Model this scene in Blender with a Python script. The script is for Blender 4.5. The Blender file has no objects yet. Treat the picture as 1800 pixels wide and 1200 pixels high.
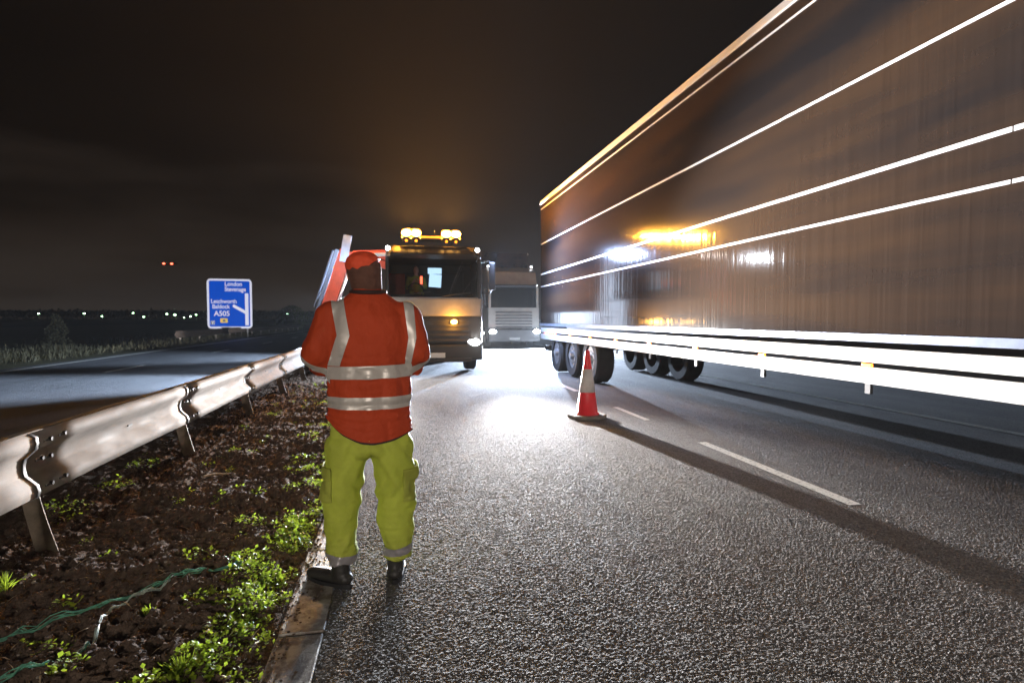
import bpy, bmesh, math, random
from math import radians as R, sin, cos, pi, tan, atan
from mathutils import Vector, Matrix, noise, Euler
random.seed(7)
S = bpy.context.scene
COL = S.collection

# ------------------------------------------------------------------ camera
cam = bpy.data.objects.new("camera", bpy.data.cameras.new("camera")); COL.objects.link(cam)
cam.location = (0, 0, 1.42)
cam.rotation_euler = (R(90) - atan(.04), 0, -atan(.2))
cam.data.sensor_width = 36; cam.data.lens = 20
cam.data.clip_start = .05; cam.data.clip_end = 6000
cam.data.dof.use_dof = True; cam.data.dof.focus_distance = 3.3; cam.data.dof.aperture_fstop = 3.2
S.camera = cam

# ------------------------------------------------------------------ view
S.view_settings.view_transform = 'Standard'; S.view_settings.look = 'None'
S.view_settings.exposure = 0; S.view_settings.gamma = 1; S.view_settings.use_curve_mapping = False
S.render.engine = 'CYCLES'
S.cycles.max_bounces = 5; S.cycles.diffuse_bounces = 2; S.cycles.glossy_bounces = 3
S.cycles.transparent_max_bounces = 8; S.cycles.volume_bounces = 0
S.cycles.sample_clamp_indirect = 3
S.cycles.use_denoising = True

# ------------------------------------------------------------------ night sky
W = bpy.data.worlds.new("World"); S.world = W; W.use_nodes = True
nt = W.node_tree; nt.nodes.clear()
wo = nt.nodes.new('ShaderNodeOutputWorld'); bg = nt.nodes.new('ShaderNodeBackground')
tc = nt.nodes.new('ShaderNodeTexCoord'); sp = nt.nodes.new('ShaderNodeSeparateXYZ')
nt.links.new(tc.outputs['Generated'], sp.inputs[0])
mp = nt.nodes.new('ShaderNodeMapping'); mp.inputs['Scale'].default_value = (1.6, 1.6, 9)
nt.links.new(tc.outputs['Generated'], mp.inputs[0])
nz = nt.nodes.new('ShaderNodeTexNoise'); nz.inputs['Scale'].default_value = 1.7; nz.inputs['Detail'].default_value = 5
nz.inputs['Roughness'].default_value = .5
nt.links.new(mp.outputs[0], nz.inputs[0])
ma = nt.nodes.new('ShaderNodeMath'); ma.operation = 'MULTIPLY_ADD'; ma.inputs[1].default_value = .26; ma.inputs[2].default_value = -.13
nt.links.new(nz.outputs[0], ma.inputs[0])
ad = nt.nodes.new('ShaderNodeMath'); ad.operation = 'ADD'
nt.links.new(sp.outputs['Z'], ad.inputs[0]); nt.links.new(ma.outputs[0], ad.inputs[1])
cr = nt.nodes.new('ShaderNodeValToRGB'); nt.links.new(ad.outputs[0], cr.inputs[0])
e = cr.color_ramp.elements
e[0].position = 0; e[0].color = (.030, .023, .018, 1)
e[1].position = .48; e[1].color = (.0001, .0001, .0001, 1)
for p_, c_ in ((.05, (.027, .0205, .016, 1)), (.14, (.015, .0105, .0078, 1)), (.22, (.0040, .0025, .0016, 1)), (.36, (.0006, .0004, .0002, 1))):
    q = e.new(p_); q.color = c_
nt.links.new(cr.outputs[0], bg.inputs[0]); bg.inputs[1].default_value = 1.0
nt.links.new(bg.outputs[0], wo.inputs[0])

# ------------------------------------------------------------------ lamps of the place and added fills
def lamp(name, typ, loc, energy, color, size=.05, target=None, spot=None, blend=1.0):
    l = bpy.data.lights.new(name, typ); l.energy = energy; l.color = color
    if typ != 'SUN': l.shadow_soft_size = size
    if typ == 'SPOT': l.spot_size = R(spot); l.spot_blend = blend
    o = bpy.data.objects.new(name, l); COL.objects.link(o); o.location = loc
    if target is not None:
        o.rotation_euler = (Vector(target) - Vector(loc)).to_track_quat('-Z', 'Y').to_euler()
    return o
COOL = (.62, .77, 1.0); AMB = (1.0, .42, .04)
TY = 14.6   # road works truck, front plane
# its two dipped headlamps, shining at us along the closed lane
lamp("truck_headlamp_light", 'SPOT', (1.92, TY - .1, .86), 66000, (.98, .96, .95), .07, (2.6, 0, 3.0), 42, 1.0)
lamp("truck_headlamp_light", 'SPOT', (-.06, TY - .1, .86), 17000, (.98, .96, .95), .07, (-1.4, 0, 2.8), 42, 1.0)
for hx in (1.92, -.06): lamp('truck_headlamp_light', 'SPOT', (hx, TY - .1, .86), 450, (1, .95, .9), .07, (hx, 0, .5), 150, .8)
# amber beacons on its roof
for bx in (.22, .46, 1.22, 1.46):
    lamp("beacon_light", 'POINT', (bx, TY + .02, 3.62), 4600, AMB, .08)
    lamp("beacon_light", 'SPOT', (bx, TY + .1, 3.70), 6500, (1, .42, .06), .08, (bx, TY - .6, 8), 178, 1)
lamp("grille_beacon_light", 'POINT', (1.40, TY - .18, 1.34), 35, AMB, .05)
# work lamps beside the cab, plus added fills: one sweeps over the barrier and the other carriageway
lamp("work_and_fill_light", 'SPOT', (-.42, TY + .3, 1.9), 27000, (.62, .78, 1), .06, (-7.2, 13.4, 0), 52, .8)
lamp("work_and_fill_light", 'POINT', (-1.5, TY - .3, 3.1), 130, (.8, .88, 1), .06)  # added fill to brighten the crane, no fitting here
lamp("work_and_fill_light", 'SPOT', (-.42, TY + 7, 2.0), 17000, (.62, .78, 1), .06, (-8, 22.5, 0), 62, .9)  # extra fill added to spread light over the other carriageway
lamp("work_and_fill_light", 'SPOT', (-.42, TY + .4, 1.0), 1300, (.62, .78, 1), .06, (-1.3, 12.6, 0), 110, 1)
lamp("work_and_fill_light", 'SPOT', (2.3, TY - .1, 3.15), 2600, (.45, .6, 1), .06, (4.3, 13.6, 2.2), 150, 1)
# headlamps of the following lorry
LBY = 27.0
lamp("lorry_headlamp_light", 'SPOT', (4.42, LBY - .3, .84), 6000, COOL, .08, (1.7, 4, 2.6), 22, 1)
for hx in (4.42, 6.55):
    lamp("lorry_headlamp_light", 'SPOT', (hx, LBY - .35, .8), 12000 if hx < 5 else 60000, COOL, .08, (hx - .6, 5, 0), 140, .7)
# unseen fill flood added behind the camera for the worker's back and lorry side
lamp("fill_flood", 'SPOT', (-2.2, -9.0, 3.4), 3400, (1, .90, .80), .35, (3.9, 5, 1.0), 64, 1)
# narrow spot added out of frame, standing in for the sign's retroreflective glow
lamp("sign_fill_spot", 'SPOT', (-9.2, 8, .7), 48000, (.85, .9, 1), .1, (-12.6, 47, 2.6), 11, .5)

# ------------------------------------------------------------------ helpers
def prop(o, label=None, cat=None, group=None, kind=None):
    if label: o['label'] = label
    if cat: o['category'] = cat
    if group: o['group'] = group
    if kind: o['kind'] = kind
    return o
def link(name, me, mat=None, parent=None):
    o = bpy.data.objects.new(name, me); COL.objects.link(o)
    if mat is not None and not me.materials: me.materials.append(mat)
    if parent is not None: o.parent = parent
    return o
def empty(name, loc, rz=0, **k):
    o = bpy.data.objects.new(name, None); COL.objects.link(o); o.location = loc; o.rotation_euler.z = rz
    o.empty_display_size = .2
    return prop(o, **k)
def children(o): return [c for c in bpy.data.objects if c.parent == o]
def copy_tree(o, parent=None):
    c = o.copy(); COL.objects.link(c)
    if parent is not None: c.parent = parent
    for ch in children(o): copy_tree(ch, c)
    return c

class MB:
    def __init__(s): s.bm = bmesh.new()
    def box(s, c, d, rot=None, bev=0, taper=None):
        r = bmesh.ops.create_cube(s.bm, size=1)['verts']
        if taper:
            for v in r:
                if v.co.z > 0: v.co.x *= taper[0]; v.co.y *= taper[1]
        M = Matrix.Translation(c) @ (Euler(rot).to_matrix().to_4x4() if rot else Matrix()) @ Matrix.Diagonal((d[0], d[1], d[2], 1))
        bmesh.ops.transform(s.bm, matrix=M, verts=r)
        if bev:
            es = list({e_ for v in r for e_ in v.link_edges})
            bmesh.ops.bevel(s.bm, geom=es, offset=bev, segments=2, affect='EDGES', profile=.6)
        return s
    def cyl(s, a, b, r0, r1=None, n=20, caps=True):
        a = Vector(a); b = Vector(b); r1 = r0 if r1 is None else r1
        q = (b - a).to_track_quat('Z', 'Y').to_matrix().to_4x4()
        M = Matrix.Translation((a + b) / 2) @ q
        bmesh.ops.create_cone(s.bm, cap_ends=caps, segments=n, radius1=r0, radius2=r1, depth=(b - a).length, matrix=M)
        return s
    def sph(s, c, r, sub=2):
        r = (r, r, r) if not hasattr(r, '__len__') else r
        bmesh.ops.create_icosphere(s.bm, subdivisions=sub, radius=1, matrix=Matrix.Translation(c) @ Matrix.Diagonal((*r, 1)))
        return s
    def prism(s, pts, a0, a1, axis='y'):
        def P(u, v, a): return {'y': (u, a, v), 'x': (a, u, v), 'z': (u, v, a)}[axis]
        A = [s.bm.verts.new(P(u, v, a0)) for u, v in pts]; B = [s.bm.verts.new(P(u, v, a1)) for u, v in pts]
        n = len(pts)
        for i in range(n): s.bm.faces.new((A[i], A[(i+1) % n], B[(i+1) % n], B[i]))
        s.bm.faces.new(A[::-1]); s.bm.faces.new(B)
        return s
    def lathe(s, prof, c=(0, 0, 0), n=32):
        rings = []
        for r, z in prof:
            rings.append([s.bm.verts.new((c[0] + r*cos(2*pi*i/n), c[1] + r*sin(2*pi*i/n), c[2] + z)) for i in range(n)])
        for k in range(len(rings)-1):
            for i in range(n): s.bm.faces.new((rings[k][i], rings[k][(i+1) % n], rings[k+1][(i+1) % n], rings[k+1][i]))
        return s
    def tube(s, pts, r, n=6):
        pts = [Vector(p) for p in pts]; rings = []
        for i, p in enumerate(pts):
            t = (pts[min(i+1, len(pts)-1)] - pts[max(i-1, 0)]).normalized()
            q = t.to_track_quat('Z', 'Y'); rr = r[i] if hasattr(r, '__len__') else r
            rings.append([s.bm.verts.new(p + q @ Vector((rr*cos(2*pi*k/n), rr*sin(2*pi*k/n), 0))) for k in range(n)])
        for i in range(len(rings)-1):
            for k in range(n): s.bm.faces.new((rings[i][k], rings[i][(k+1) % n], rings[i+1][(k+1) % n], rings[i+1][k]))
        s.bm.faces.new(rings[0][::-1]); s.bm.faces.new(rings[-1])
        return s
    def build(s, name, mat, parent=None, smooth=False, auto=None, **k):
        bmesh.ops.recalc_face_normals(s.bm, faces=s.bm.faces[:])
        me = bpy.data.meshes.new(name); s.bm.to_mesh(me); s.bm.free()
        if smooth:
            for p in me.polygons: p.use_smooth = True
            if auto: me.set_sharp_from_angle(angle=R(auto))
        o = link(name, me, mat, parent)
        return prop(o, **k)

# ------------------------------------------------------------------ materials
def mat(name, col, rough=.6, metal=0, spec=.5, coat=0, emit=None, es=0, var=0, vscale=8, bump=0, bscale=60, stretch=None, trans=0, bdist=.01, rvar=0):
    m = bpy.data.materials.new(name); m.use_nodes = True; n = m.node_tree; b = n.nodes['Principled BSDF']
    b.inputs['Base Color'].default_value = (*col, 1); b.inputs['Roughness'].default_value = rough
    b.inputs['Metallic'].default_value = metal; b.inputs['Specular IOR Level'].default_value = spec
    b.inputs['Coat Weight'].default_value = coat
    if emit:
        b.inputs['Emission Color'].default_value = (*emit, 1); b.inputs['Emission Strength'].default_value = es
        m.cycles.emission_sampling = 'NONE'
    t = n.nodes.new('ShaderNodeTexCoord'); mpn = n.nodes.new('ShaderNodeMapping')
    if stretch: mpn.inputs['Scale'].default_value = stretch
    n.links.new(t.outputs['Object'], mpn.inputs[0])
    if var:
        x = n.nodes.new('ShaderNodeTexNoise'); x.inputs['Scale'].default_value = vscale; x.inputs['Detail'].default_value = 6; x.inputs['Roughness'].default_value = .65
        n.links.new(mpn.outputs[0], x.inputs[0])
        r = n.nodes.new('ShaderNodeMapRange'); r.inputs[1].default_value = .3; r.inputs[2].default_value = .7
        r.inputs[3].default_value = 1 - var; r.inputs[4].default_value = 1 + var*.7
        n.links.new(x.outputs[0], r.inputs[0])
        mx = n.nodes.new('ShaderNodeVectorMath'); mx.operation = 'SCALE'; mx.inputs[0].default_value = col
        n.links.new(r.outputs[0], mx.inputs['Scale']); n.links.new(mx.outputs[0], b.inputs['Base Color'])
        if rvar:
            r2 = n.nodes.new('ShaderNodeMapRange'); r2.inputs[1].default_value = .3; r2.inputs[2].default_value = .7
            r2.inputs[3].default_value = rough - rvar; r2.inputs[4].default_value = rough + rvar
            n.links.new(x.outputs[0], r2.inputs[0]); n.links.new(r2.outputs[0], b.inputs['Roughness'])
    if bump:
        x = n.nodes.new('ShaderNodeTexNoise'); x.inputs['Scale'].default_value = bscale; x.inputs['Detail'].default_value = 4
        n.links.new(mpn.outputs[0], x.inputs[0])
        bp = n.nodes.new('ShaderNodeBump'); bp.inputs['Strength'].default_value = bump; bp.inputs['Distance'].default_value = bdist
        n.links.new(x.outputs[0], bp.inputs['Height']); n.links.new(bp.outputs[0], b.inputs['Normal'])
    if trans:
        tr = n.nodes.new('ShaderNodeBsdfTranslucent'); tr.inputs[0].default_value = (*[min(1, c*1.3) for c in col], 1)
        ms = n.nodes.new('ShaderNodeMixShader'); ms.inputs[0].default_value = trans
        n.links.new(b.outputs[0], ms.inputs[1]); n.links.new(tr.outputs[0], ms.inputs[2])
        n.links.new(ms.outputs[0], n.nodes['Material Output'].inputs[0])
    return m

def asphalt(name, col, rough=.88):
    m = bpy.data.materials.new(name); m.use_nodes = True; n = m.node_tree; b = n.nodes['Principled BSDF']
    t = n.nodes.new('ShaderNodeTexCoord')
    v = n.nodes.new('ShaderNodeTexVoronoi'); v.inputs['Scale'].default_value = 75; v.feature = 'SMOOTH_F1'; v.inputs['Smoothness'].default_value = .35
    x = n.nodes.new('ShaderNodeTexNoise'); x.inputs['Scale'].default_value = 150; x.inputs['Detail'].default_value = 3
    y = n.nodes.new('ShaderNodeTexNoise'); y.inputs['Scale'].default_value = 1.1; y.inputs['Detail'].default_value = 7; y.inputs['Roughness'].default_value = .6
    mpn = n.nodes.new('ShaderNodeMapping'); mpn.inputs['Scale'].default_value = (1.6, .35, 1)
    n.links.new(t.outputs['Object'], mpn.inputs[0]); n.links.new(mpn.outputs[0], y.inputs[0])
    for k in (v, x): n.links.new(t.outputs['Object'], k.inputs[0])
    a = n.nodes.new('ShaderNodeMath'); a.operation = 'MULTIPLY_ADD'; a.inputs[1].default_value = -.8
    n.links.new(v.outputs['Distance'], a.inputs[0]); n.links.new(x.outputs[0], a.inputs[2])
    bp = n.nodes.new('ShaderNodeBump'); bp.inputs['Strength'].default_value = 1.0; bp.inputs['Distance'].default_value = .016
    n.links.new(a.outputs[0], bp.inputs['Height']); n.links.new(bp.outputs[0], b.inputs['Normal'])
    r = n.nodes.new('ShaderNodeMapRange'); r.inputs[1].default_value = .3; r.inputs[2].default_value = .7; r.inputs[3].default_value = .75; r.inputs[4].default_value = 1.25
    n.links.new(y.outputs[0], r.inputs[0])
    vc = n.nodes.new('ShaderNodeTexVoronoi'); vc.inputs['Scale'].default_value = 95
    n.links.new(t.outputs['Object'], vc.inputs[0])
    sx = n.nodes.new('ShaderNodeSeparateXYZ'); n.links.new(vc.outputs['Color'], sx.inputs[0])
    r2 = n.nodes.new('ShaderNodeMapRange'); r2.inputs[3].default_value = .55; r2.inputs[4].default_value = 1.5
    n.links.new(sx.outputs[0], r2.inputs[0])
    mu = n.nodes.new('ShaderNodeMath'); mu.operation = 'MULTIPLY'; n.links.new(r.outputs[0], mu.inputs[0]); n.links.new(r2.outputs[0], mu.inputs[1])
    mx = n.nodes.new('ShaderNodeVectorMath'); mx.operation = 'SCALE'; mx.inputs[0].default_value = col
    n.links.new(mu.outputs[0], mx.inputs['Scale']); n.links.new(mx.outputs[0], b.inputs['Base Color'])
    b.inputs['Roughness'].default_value = rough; b.inputs['Specular IOR Level'].default_value = .2
    return m

def glass(name, tint, refl=.12, rough=.02):
    m = bpy.data.materials.new(name); m.use_nodes = True; n = m.node_tree; n.nodes.remove(n.nodes['Principled BSDF'])
    t = n.nodes.new('ShaderNodeBsdfTransparent'); t.inputs[0].default_value = (*tint, 1)
    g = n.nodes.new('ShaderNodeBsdfGlossy'); g.inputs['Roughness'].default_value = rough
    lw = n.nodes.new('ShaderNodeFresnel'); lw.inputs[0].default_value = 1.5
    ms = n.nodes.new('ShaderNodeMixShader'); n.links.new(lw.outputs[0], ms.inputs[0])
    n.links.new(t.outputs[0], ms.inputs[1]); n.links.new(g.outputs[0], ms.inputs[2])
    n.links.new(ms.outputs[0], n.nodes['Material Output'].inputs[0])
    return m

def worn_paint(name, col, under, thr=.45, sc=30):
    m = mat(name, col, .5, bump=.5, bscale=120, bdist=.003); n = m.node_tree; b = n.nodes['Principled BSDF']
    t = n.nodes.new('ShaderNodeTexCoord')
    x = n.nodes.new('ShaderNodeTexNoise'); x.inputs['Scale'].default_value = sc; x.inputs['Detail'].default_value = 8; x.inputs['Roughness'].default_value = .7
    n.links.new(t.outputs['Object'], x.inputs[0])
    r = n.nodes.new('ShaderNodeMapRange'); r.inputs[1].default_value = thr - .06; r.inputs[2].default_value = thr + .06
    n.links.new(x.outputs[0], r.inputs[0])
    mx = n.nodes.new('ShaderNodeMix'); mx.data_type = 'RGBA'; mx.inputs['A'].default_value = (*under, 1); mx.inputs['B'].default_value = (*col, 1)
    n.links.new(r.outputs[0], mx.inputs['Factor']); n.links.new(mx.outputs['Result'], b.inputs['Base Color'])
    return m

M = dict(
    road=asphalt('asphalt', (.115, .107, .102)),
    road2=asphalt('old_asphalt', (.060, .062, .068), .6),
    line=worn_paint('worn_road_paint', (.55, .54, .50), (.06, .056, .053), .42),
    soil=mat('dark_soil', (.105, .074, .055), .95, spec=.08, var=.6, vscale=22, bump=1, bscale=130, bdist=.012),
    ground=mat('dark_field', (.012, .012, .007), .95, var=.5, vscale=.3, spec=.1),
    verge=mat('rough_verge', (.035, .032, .014), .9, var=.5, vscale=2, bump=1, bscale=20, bdist=.04, spec=.2),
    conc=worn_paint('stained_concrete', (.27, .245, .21), (.10, .075, .058), .5, 9),
    galv=mat('galvanised_steel', (.23, .205, .185), .78, metal=.0, spec=.25, var=.35, vscale=9, bump=.25, bscale=16, bdist=.006, stretch=(1, .35, 1), rvar=.12),
    galvd=mat('dull_galvanised_post', (.26, .21, .16), .6, metal=.3, var=.35, vscale=12),
    black=mat('black_plastic', (.015, .015, .016), .45, var=.2),
    darkgrey=mat('dark_grey_panel', (.022, .020, .018), .5, var=.2, vscale=3),
    chassis=mat('chassis_steel', (.03, .03, .032), .6, var=.3),
    rubber=mat('tyre_rubber', (.02, .02, .021), .8, var=.3, bump=.3, bscale=40),
    rim=mat('wheel_rim', (.35, .35, .37), .35, metal=.7, var=.2),
    cabwhite=mat('dirty_white_cab_paint', (.36, .33, .29), .4, coat=.2, var=.18, vscale=2.5),
    cabbrown=mat('dark_cab_paint', (.05, .042, .035), .35, coat=.2, var=.2, vscale=2.5),
    windscreen=glass('tinted_windscreen', (.42, .40, .38)),
    interior=mat('cab_interior', (.03, .028, .026), .8),
    screen=mat('lit_screen', (.1, .15, .2), .3, emit=(.45, .72, 1), es=3.2),
    orange=mat('orange_crane_paint', (.85, .085, .02), .5, coat=.0, var=.15, vscale=4),
    steelblue=mat('blue_grey_steel', (.20, .24, .34), .4, metal=.5, var=.2),
    chrome=mat('polished_rod', (.75, .6, .6), .2, metal=.9),
    yellow=mat('yellow_sticker', (.8, .5, .02), .5),
    whitep=mat('white_plate', (.75, .75, .72), .45),
    amberlens=mat('lit_amber_lens', (1, .45, .05), .3, emit=(1, .50, .10), es=60),
    amberbar=mat('amber_light_bar', (1, .45, .05), .3, emit=(1, .36, .02), es=1.6),
    whitelens=mat('lit_headlamp_lens', (1, 1, 1), .3, emit=(.93, .96, 1), es=70),
    marker=mat('lit_marker_lens', (1, 1, 1), .3, emit=(.9, .93, 1), es=14),
    sidelamp=mat('lit_side_marker', (1, .4, .05), .3, emit=(1, .30, .03), es=5),
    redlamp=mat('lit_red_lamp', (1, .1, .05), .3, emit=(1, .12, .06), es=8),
    greenlamp=mat('lit_street_lamp', (.8, 1, .8), .3, emit=(.5, 1, .5), es=20),
    trailwhite=mat('white_trail_stripe', (.93, .93, .95), .35, spec=.8),  # white for the stripes drawn in place of lamp trails
    rail=mat('white_painted_rail', (.9, .9, .9), .28, coat=.6, var=.05),
    jacket=mat('orange_hi_vis_fabric', (.40, .046, .012), .75, spec=.25, var=.12, vscale=6, bump=.9, bscale=7, bdist=.05, stretch=(1, 1, .6)),
    trousers=mat('yellow_hi_vis_fabric', (.38, .41, .068), .8, spec=.2, var=.22, vscale=7, bump=.35, bscale=10, bdist=.02, trans=.2),
    reflect=mat('silver_reflective_band', (.50, .46, .42), .42, metal=.25, var=.12, vscale=20, bump=.25, bscale=18, bdist=.01, stretch=(1, 1, .3)),
    reflectg=mat('grey_reflective_band', (.30, .28, .29), .42, metal=.3, var=.15, vscale=20, bump=.3, bscale=20, bdist=.01),
    hem=mat('dark_hem', (.03, .012, .01), .8),
    skin=mat('skin', (.48, .25, .17), .55, var=.08, vscale=20, bump=.15, bscale=60),
    hair=mat('short_brown_hair', (.07, .032, .018), .7, var=.5, vscale=60, bump=.8, bscale=120, bdist=.004),
    cap=mat('orange_cap_fabric', (.70, .07, .02), .7, var=.15, vscale=12, bump=.3, bscale=30),
    snood=mat('brown_neck_warmer', (.10, .042, .027), .9, var=.2, vscale=15, bump=.6, bscale=30, bdist=.01),
    boot=mat('black_work_boot', (.022, .02, .018), .55, var=.3, bump=.4, bscale=40),
    eye=mat('eye_white', (.7, .7, .68), .3),
    conered=mat('red_cone_plastic', (.80, .022, .03), .45, var=.08, vscale=10),
    conesleeve=mat('white_cone_sleeve', (.62, .57, .54), .4, var=.15, vscale=14),
    conebase=mat('grey_rubber_cone_base', (.18, .155, .13), .8, var=.35, vscale=14, bump=.4),
    signblue=mat('blue_sign_face', (.0, .085, .60), .7, spec=.0, var=.06, vscale=.8),
    signwhite=mat('white_sign_face', (.80, .78, .86), .5),
    signback=mat('grey_sign_metal', (.2, .19, .18), .6, metal=.3),
    leaf=mat('weed_leaf', (.23, .31, .025), .5, var=.5, vscale=9, trans=.5),
    leafd=mat('dark_leaf', (.05, .07, .018), .6, var=.5, vscale=1.5, trans=.3),
    leafblk=mat('night_wood_leaf', (.012, .014, .007), .9, spec=.05),
    drygrass=mat('dry_grass', (.06, .05, .02), .8, var=.5, vscale=4, trans=.3),
    straw=mat('pale_straw', (.35, .27, .17), .7, var=.4, vscale=30),
    stone=mat('pale_stone', (.24, .20, .16), .7, var=.4, vscale=40),
    bark=mat('dark_bark', (.03, .022, .015), .9, var=.4),
    twine=mat('green_twine', (.10, .30, .20), .5, var=.4, vscale=40),
    twinew=mat('pale_twine', (.42, .50, .44), .45, var=.3, vscale=40),
    side=None, rustrail=mat('dull_brown_rail', (.085, .06, .045), .8, var=.3),
)
# ribbed glossy box side of the lorries: fine upright ribs smear reflections sideways
def trailer_side(name, col, col2):
    m = bpy.data.materials.new(name); m.use_nodes = True; n = m.node_tree; b = n.nodes['Principled BSDF']
    b.inputs['Roughness'].default_value = .085; b.inputs['Specular IOR Level'].default_value = .8
    t = n.nodes.new('ShaderNodeTexCoord'); mpn = n.nodes.new('ShaderNodeMapping'); mpn.inputs['Scale'].default_value = (1, 1, .04)
    n.links.new(t.outputs['Object'], mpn.inputs[0])
    x = n.nodes.new('ShaderNodeTexNoise'); x.inputs['Scale'].default_value = 9; x.inputs['Detail'].default_value = 3
    n.links.new(mpn.outputs[0], x.inputs[0])
    bp = n.nodes.new('ShaderNodeBump'); bp.inputs['Strength'].default_value = .35; bp.inputs['Distance'].default_value = .01
    n.links.new(x.outputs[0], bp.inputs['Height']); n.links.new(bp.outputs[0], b.inputs['Normal']); n.links.new(bp.outputs[0], b.inputs['Coat Normal'])
    mp2 = n.nodes.new('ShaderNodeMapping'); mp2.inputs['Scale'].default_value = (1, .12, 1.1)
    n.links.new(t.outputs['Object'], mp2.inputs[0])
    y = n.nodes.new('ShaderNodeTexNoise'); y.inputs['Scale'].default_value = 1.6; y.inputs['Detail'].default_value = 5
    n.links.new(mp2.outputs[0], y.inputs[0])
    rr = n.nodes.new('ShaderNodeMapRange'); rr.inputs[1].default_value = .35; rr.inputs[2].default_value = .65
    n.links.new(y.outputs[0], rr.inputs[0])
    mx = n.nodes.new('ShaderNodeMix'); mx.data_type = 'RGBA'; mx.inputs['A'].default_value = (*col, 1); mx.inputs['B'].default_value = (*col2, 1)
    n.links.new(rr.outputs[0], mx.inputs['Factor']); n.links.new(mx.outputs['Result'], b.inputs['Base Color'])
    return m
# air
M['side'] = trailer_side('grey_brown_box_side', (.018, .017, .019), (.055, .034, .022))

# ------------------------------------------------------------------ ground, roads
def sheet(name, x0, x1, y0, y1, z, m, **k):
    b = MB(); vs = [b.bm.verts.new(p) for p in ((x0, y0, z), (x1, y0, z), (x1, y1, z), (x0, y1, z))]
    b.bm.faces.new(vs); return b.build(name, m, **k)
sheet('ground', -2500, 2500, -200, 4500, -.12, M['ground'], kind='structure')
import numpy as np
def cells(X, Y, c, seed):
    '''distance to the nearest stone centre in units of c, and that stone's own random number'''
    gx = X/c; gy = Y/c; ix = np.floor(gx).astype(np.int64); iy = np.floor(gy).astype(np.int64)
    best = np.full(X.shape, 9.0); rid = np.zeros(X.shape)
    def h(a, b_, k):
        n_ = (a*374761393 + b_*668265263 + k*974634777 + seed*362437) & 0x7fffffff
        n_ = ((n_ ^ (n_ >> 13))*1274126177) & 0x7fffffff
        return ((n_ ^ (n_ >> 16)) & 0xffff)/65535.0
    for dx in (-1, 0, 1):
        for dy in (-1, 0, 1):
            a = ix + dx; b_ = iy + dy
            d = np.hypot(a + .15 + .7*h(a, b_, 1) - gx, b_ + .15 + .7*h(a, b_, 2) - gy)
            m_ = d < best; best = np.where(m_, d, best); rid = np.where(m_, h(a, b_, 3), rid)
    return best, rid
RX0 = -.34
xs_ = np.arange(RX0, 5.6, .0058); ys_ = [1.5]
while ys_[-1] < 13.5: ys_.append(ys_[-1] + max(.0048, .0019*ys_[-1]))
ys_ = np.array(ys_); GX, GY = np.meshgrid(xs_, ys_)
d1, r1 = cells(GX, GY, .0132, 1); d2, r2 = cells(GX + .3, GY, .0078, 2)
HGT = -.0062 + .0050*np.clip(1 - (d1/.62)**2, 0, 1)*(.35 + .65*r1) + .0018*np.clip(1 - (d2/.6)**2, 0, 1)
fade = np.clip((13.5 - GY)/4, 0, 1); HGT = HGT*fade - .003*(1 - fade)
nyy, nxx = GX.shape
me = bpy.data.meshes.new('carriageway'); me.vertices.add(nxx*nyy)
me.vertices.foreach_set('co', np.stack([GX, GY, HGT], -1).astype(np.float32).ravel())
ii = np.arange(nxx*nyy, dtype=np.int32).reshape(nyy, nxx)
Q = np.stack([ii[:-1, :-1], ii[:-1, 1:], ii[1:, 1:], ii[1:, :-1]], -1).reshape(-1, 4); nq = len(Q)
me.loops.add(nq*4); me.loops.foreach_set('vertex_index', Q.ravel()); me.polygons.add(nq)
me.polygons.foreach_set('loop_start', np.arange(0, nq*4, 4, dtype=np.int32)); me.polygons.foreach_set('loop_total', np.full(nq, 4, dtype=np.int32))
me.polygons.foreach_set('use_smooth', np.ones(nq, dtype=bool)); me.update()
prop(link('carriageway', me, M['road']), kind='structure')
sheet('carriageway', -.34, 15, -40, 900, -.0085, M['road'], kind='structure')
sheet('opposite_carriageway', -10.9, -3.6, -40, 900, .0, M['road2'], kind='structure')
b = MB()
def dash(x, y0, y1, w=.14, z=.004):
    vs = [b.bm.verts.new(p) for p in ((x-w/2, y0, z), (x+w/2, y0, z), (x+w/2, y1, z), (x-w/2, y1, z))]; b.bm.faces.new(vs)
dash(3.42, 3.7, 5.95, .11, .0005)
dash(3.42, 7.4, 8.6, .09, .0005)
for y0 in (10.6, 19.4, 28.4, 37.4, 46.4, 55.4, 64.4, 73.4, 82.4): dash(3.42, y0, y0 + 2.6, .12)
dash(7.5, -5, 300, .15)
dash(11.2, -5, 300, .15)
for y0 in range(-1, 160, 9): dash(-7.62, y0 - .2, y0 + 2.2, .12)
dash(-10.4, -5, 300, .17); dash(-4.35, -5, 300, .15)
b.build('road_markings', M['line'], kind='structure')

# concrete edge of the closed lane: slabs of a sunken channel
b = MB(); y = .8
while y < 60:
    L = .9 + random.random()*.12
    dz = random.uniform(-.004, .006)
    b.box((-.44 + random.uniform(-.006, .006), y + L/2, -.039 + dz), (.20, L - .018, .08), (random.uniform(-.006, .006), random.uniform(-.01, .01), random.uniform(-.01, .01)), bev=.006)
    y += L
b.build('concrete_edge', M['conc'], kind='structure')

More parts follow.
